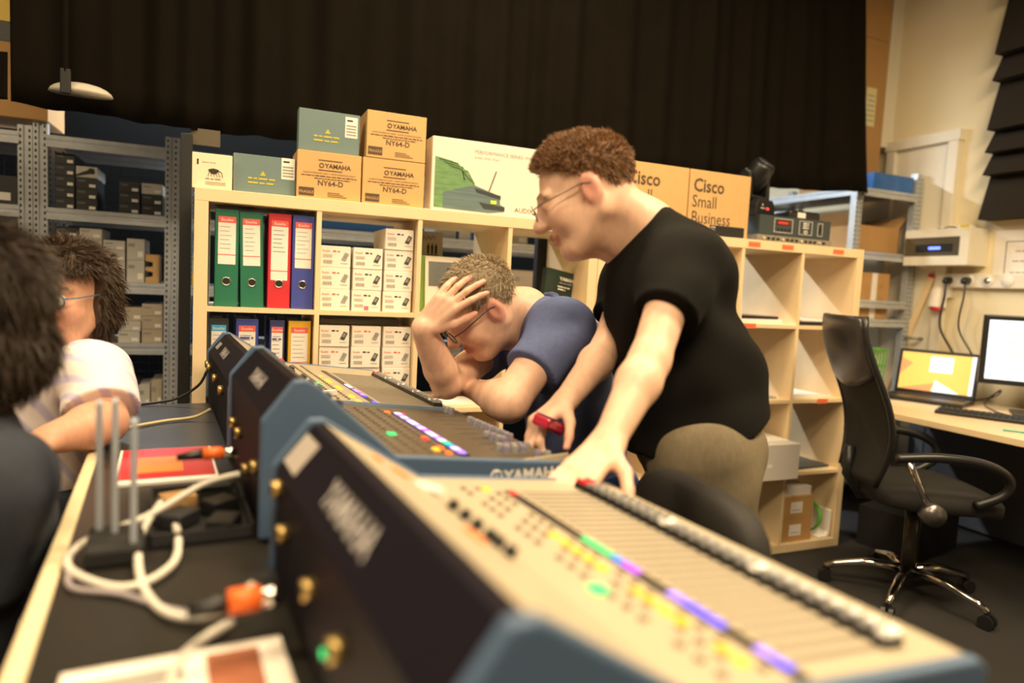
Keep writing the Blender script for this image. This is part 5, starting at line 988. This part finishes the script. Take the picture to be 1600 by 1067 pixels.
# ---------- person with long dark hair beside the table
p4 = ground(empty('person', (-.36, -1.25, 0)), 'seated person with dark hair and slate grey T-shirt seen from behind'); bpy.context.view_layer.update()
h4 = V(-.262, -1.190, 1.132); R4h = frame(V(-.70, .70, -.05)); nk4 = V(-.262, -1.215, 1.005); sN, eN, wN = V(-.150, -1.330, .945), V(-.185, -1.25, .80), V(-.33, -1.03, .80); sF, eF, wF = V(-.41, -1.12, .905), V(-.52, -1.05, .76), V(-.45, -.90, .80); ch4, hp4 = V(-.295, -1.225, .82), V(-.36, -1.25, .58); lat4 = V(.70, -.70, 0); R4t = frame(V(-.7, .7, 0))
sN, eN, wN = V(-.195, -1.300, .905), V(-.245, -1.27, .70), V(-.38, -1.05, .70)
S = Sculpt(.005); L4 = add_head(S, h4, R4h, .98, BR); S.cap(L4(-.03, 0, -.05), nk4, .050, .055, .03); S.ell(ch4, (.085, .13, .14), R4t, .04); S.ell(hp4, (.11, .14, .12), R4t, .04); S.cap(nk4, ch4, .05, .08, .04); S.cap(ch4, hp4, .09, .11, .04); S.cap(sN, sF, .045, .045, .04)
add_arm(S, sN, eN, wN, (.046, .04, .04, .027)); add_arm(S, sF, eF, wF, (.046, .04, .04, .027)); add_hand(S, wN, V(-.6, .6, -.1), V(0, 0, 1), -1, .3, .95); add_hand(S, wF, V(-.2, .9, 0), V(0, 0, 1), 1, .3, .95)
for s_ in (-1, 1): a = hp4+lat4*s_*.09; k_ = V(a[0]-.28, a[1]+.26, .53); S.cap(a, k_, .08, .055, .03); S.cap(k_, (k_[0], k_[1], .08), .05, .035, .02); S.cap((k_[0], k_[1], .045), (k_[0]-.1, k_[1]+.1, .04), .04, .032, .02)
pp(S.mesh('body', [skin_m], p4, cols=(.66, .33, .19)))
T_ = Sculpt(.0055); T_.ell(ch4+V(0, 0, .01), (.115, .165, .155), R4t, .06); T_.cap(ch4, hp4, .13, .15, .05); T_.cap(nk4+V(0, 0, -.035), ch4, .066, .11, .05); T_.cap(sN, sF, .062, .062, .05); T_.cap(sN, sN+(eN-sN)*.75, .070, .064, .03, None, 0.); T_.cap(sF, sF+(eF-sF)*.7, .07, .062, .03, None, 0.)
pp(T_.mesh('t_shirt', [cloth_v], p4, disp=wrinkle(.003, 24), cols=(.042, .048, .065)))
Q = Sculpt(.007); Q.ell(hp4+V(0, 0, -.04), (.14, .17, .11), R4t, .05)
for s_ in (-1, 1): a = hp4+lat4*s_*.09; k_ = V(a[0]-.28, a[1]+.26, .53); Q.cap(a, k_, .10, .075, .04); Q.cap(k_, (k_[0], k_[1], .06), .07, .055, .02, None, 0.)
pp(Q.mesh('trousers', [cloth_v], p4, cols=(.02, .02, .03)))
pp(hair_mesh('hair', p4, h4, R4h, .98, (.032, .018, .010), [((-.02, 0, .035), (.105, .085, .085)), ((-.045, 0, -.05), (.068, .085, .075))], lambda X: np.maximum(X[:, 0]-.085, np.minimum(.058-X[:, 2], np.maximum(X[:, 0]-.03, -.125-X[:, 2]))), 14000, .040, lambda x: (-.1, 0, -.9), .0009, .006, lambda P: .003*np.sin(P[:, 0]*160)*np.sin(P[:, 1]*150), .25))
for x, y, lab in ((-.36, -.42, 'plain grey stool under the person in the striped shirt'), (-.36, -1.25, 'plain grey stool under the person in the slate T-shirt')):
    e = empty('round_stool', (x, y, 0), 0, lab, 'stool'); MB().add(*pad_mesh(.18, .18, .03, (0, 0, .43)), mat('stool_grey', (.15, .15, .16), .7)).build('seat', e, True); MB().cyl((0, 0, .03), (0, 0, .41), .025, chrome, 12).build('column', e, True); MB().cyl((0, 0, 0), (0, 0, .03), .19, black_plastic, 24).build('base', e, True)
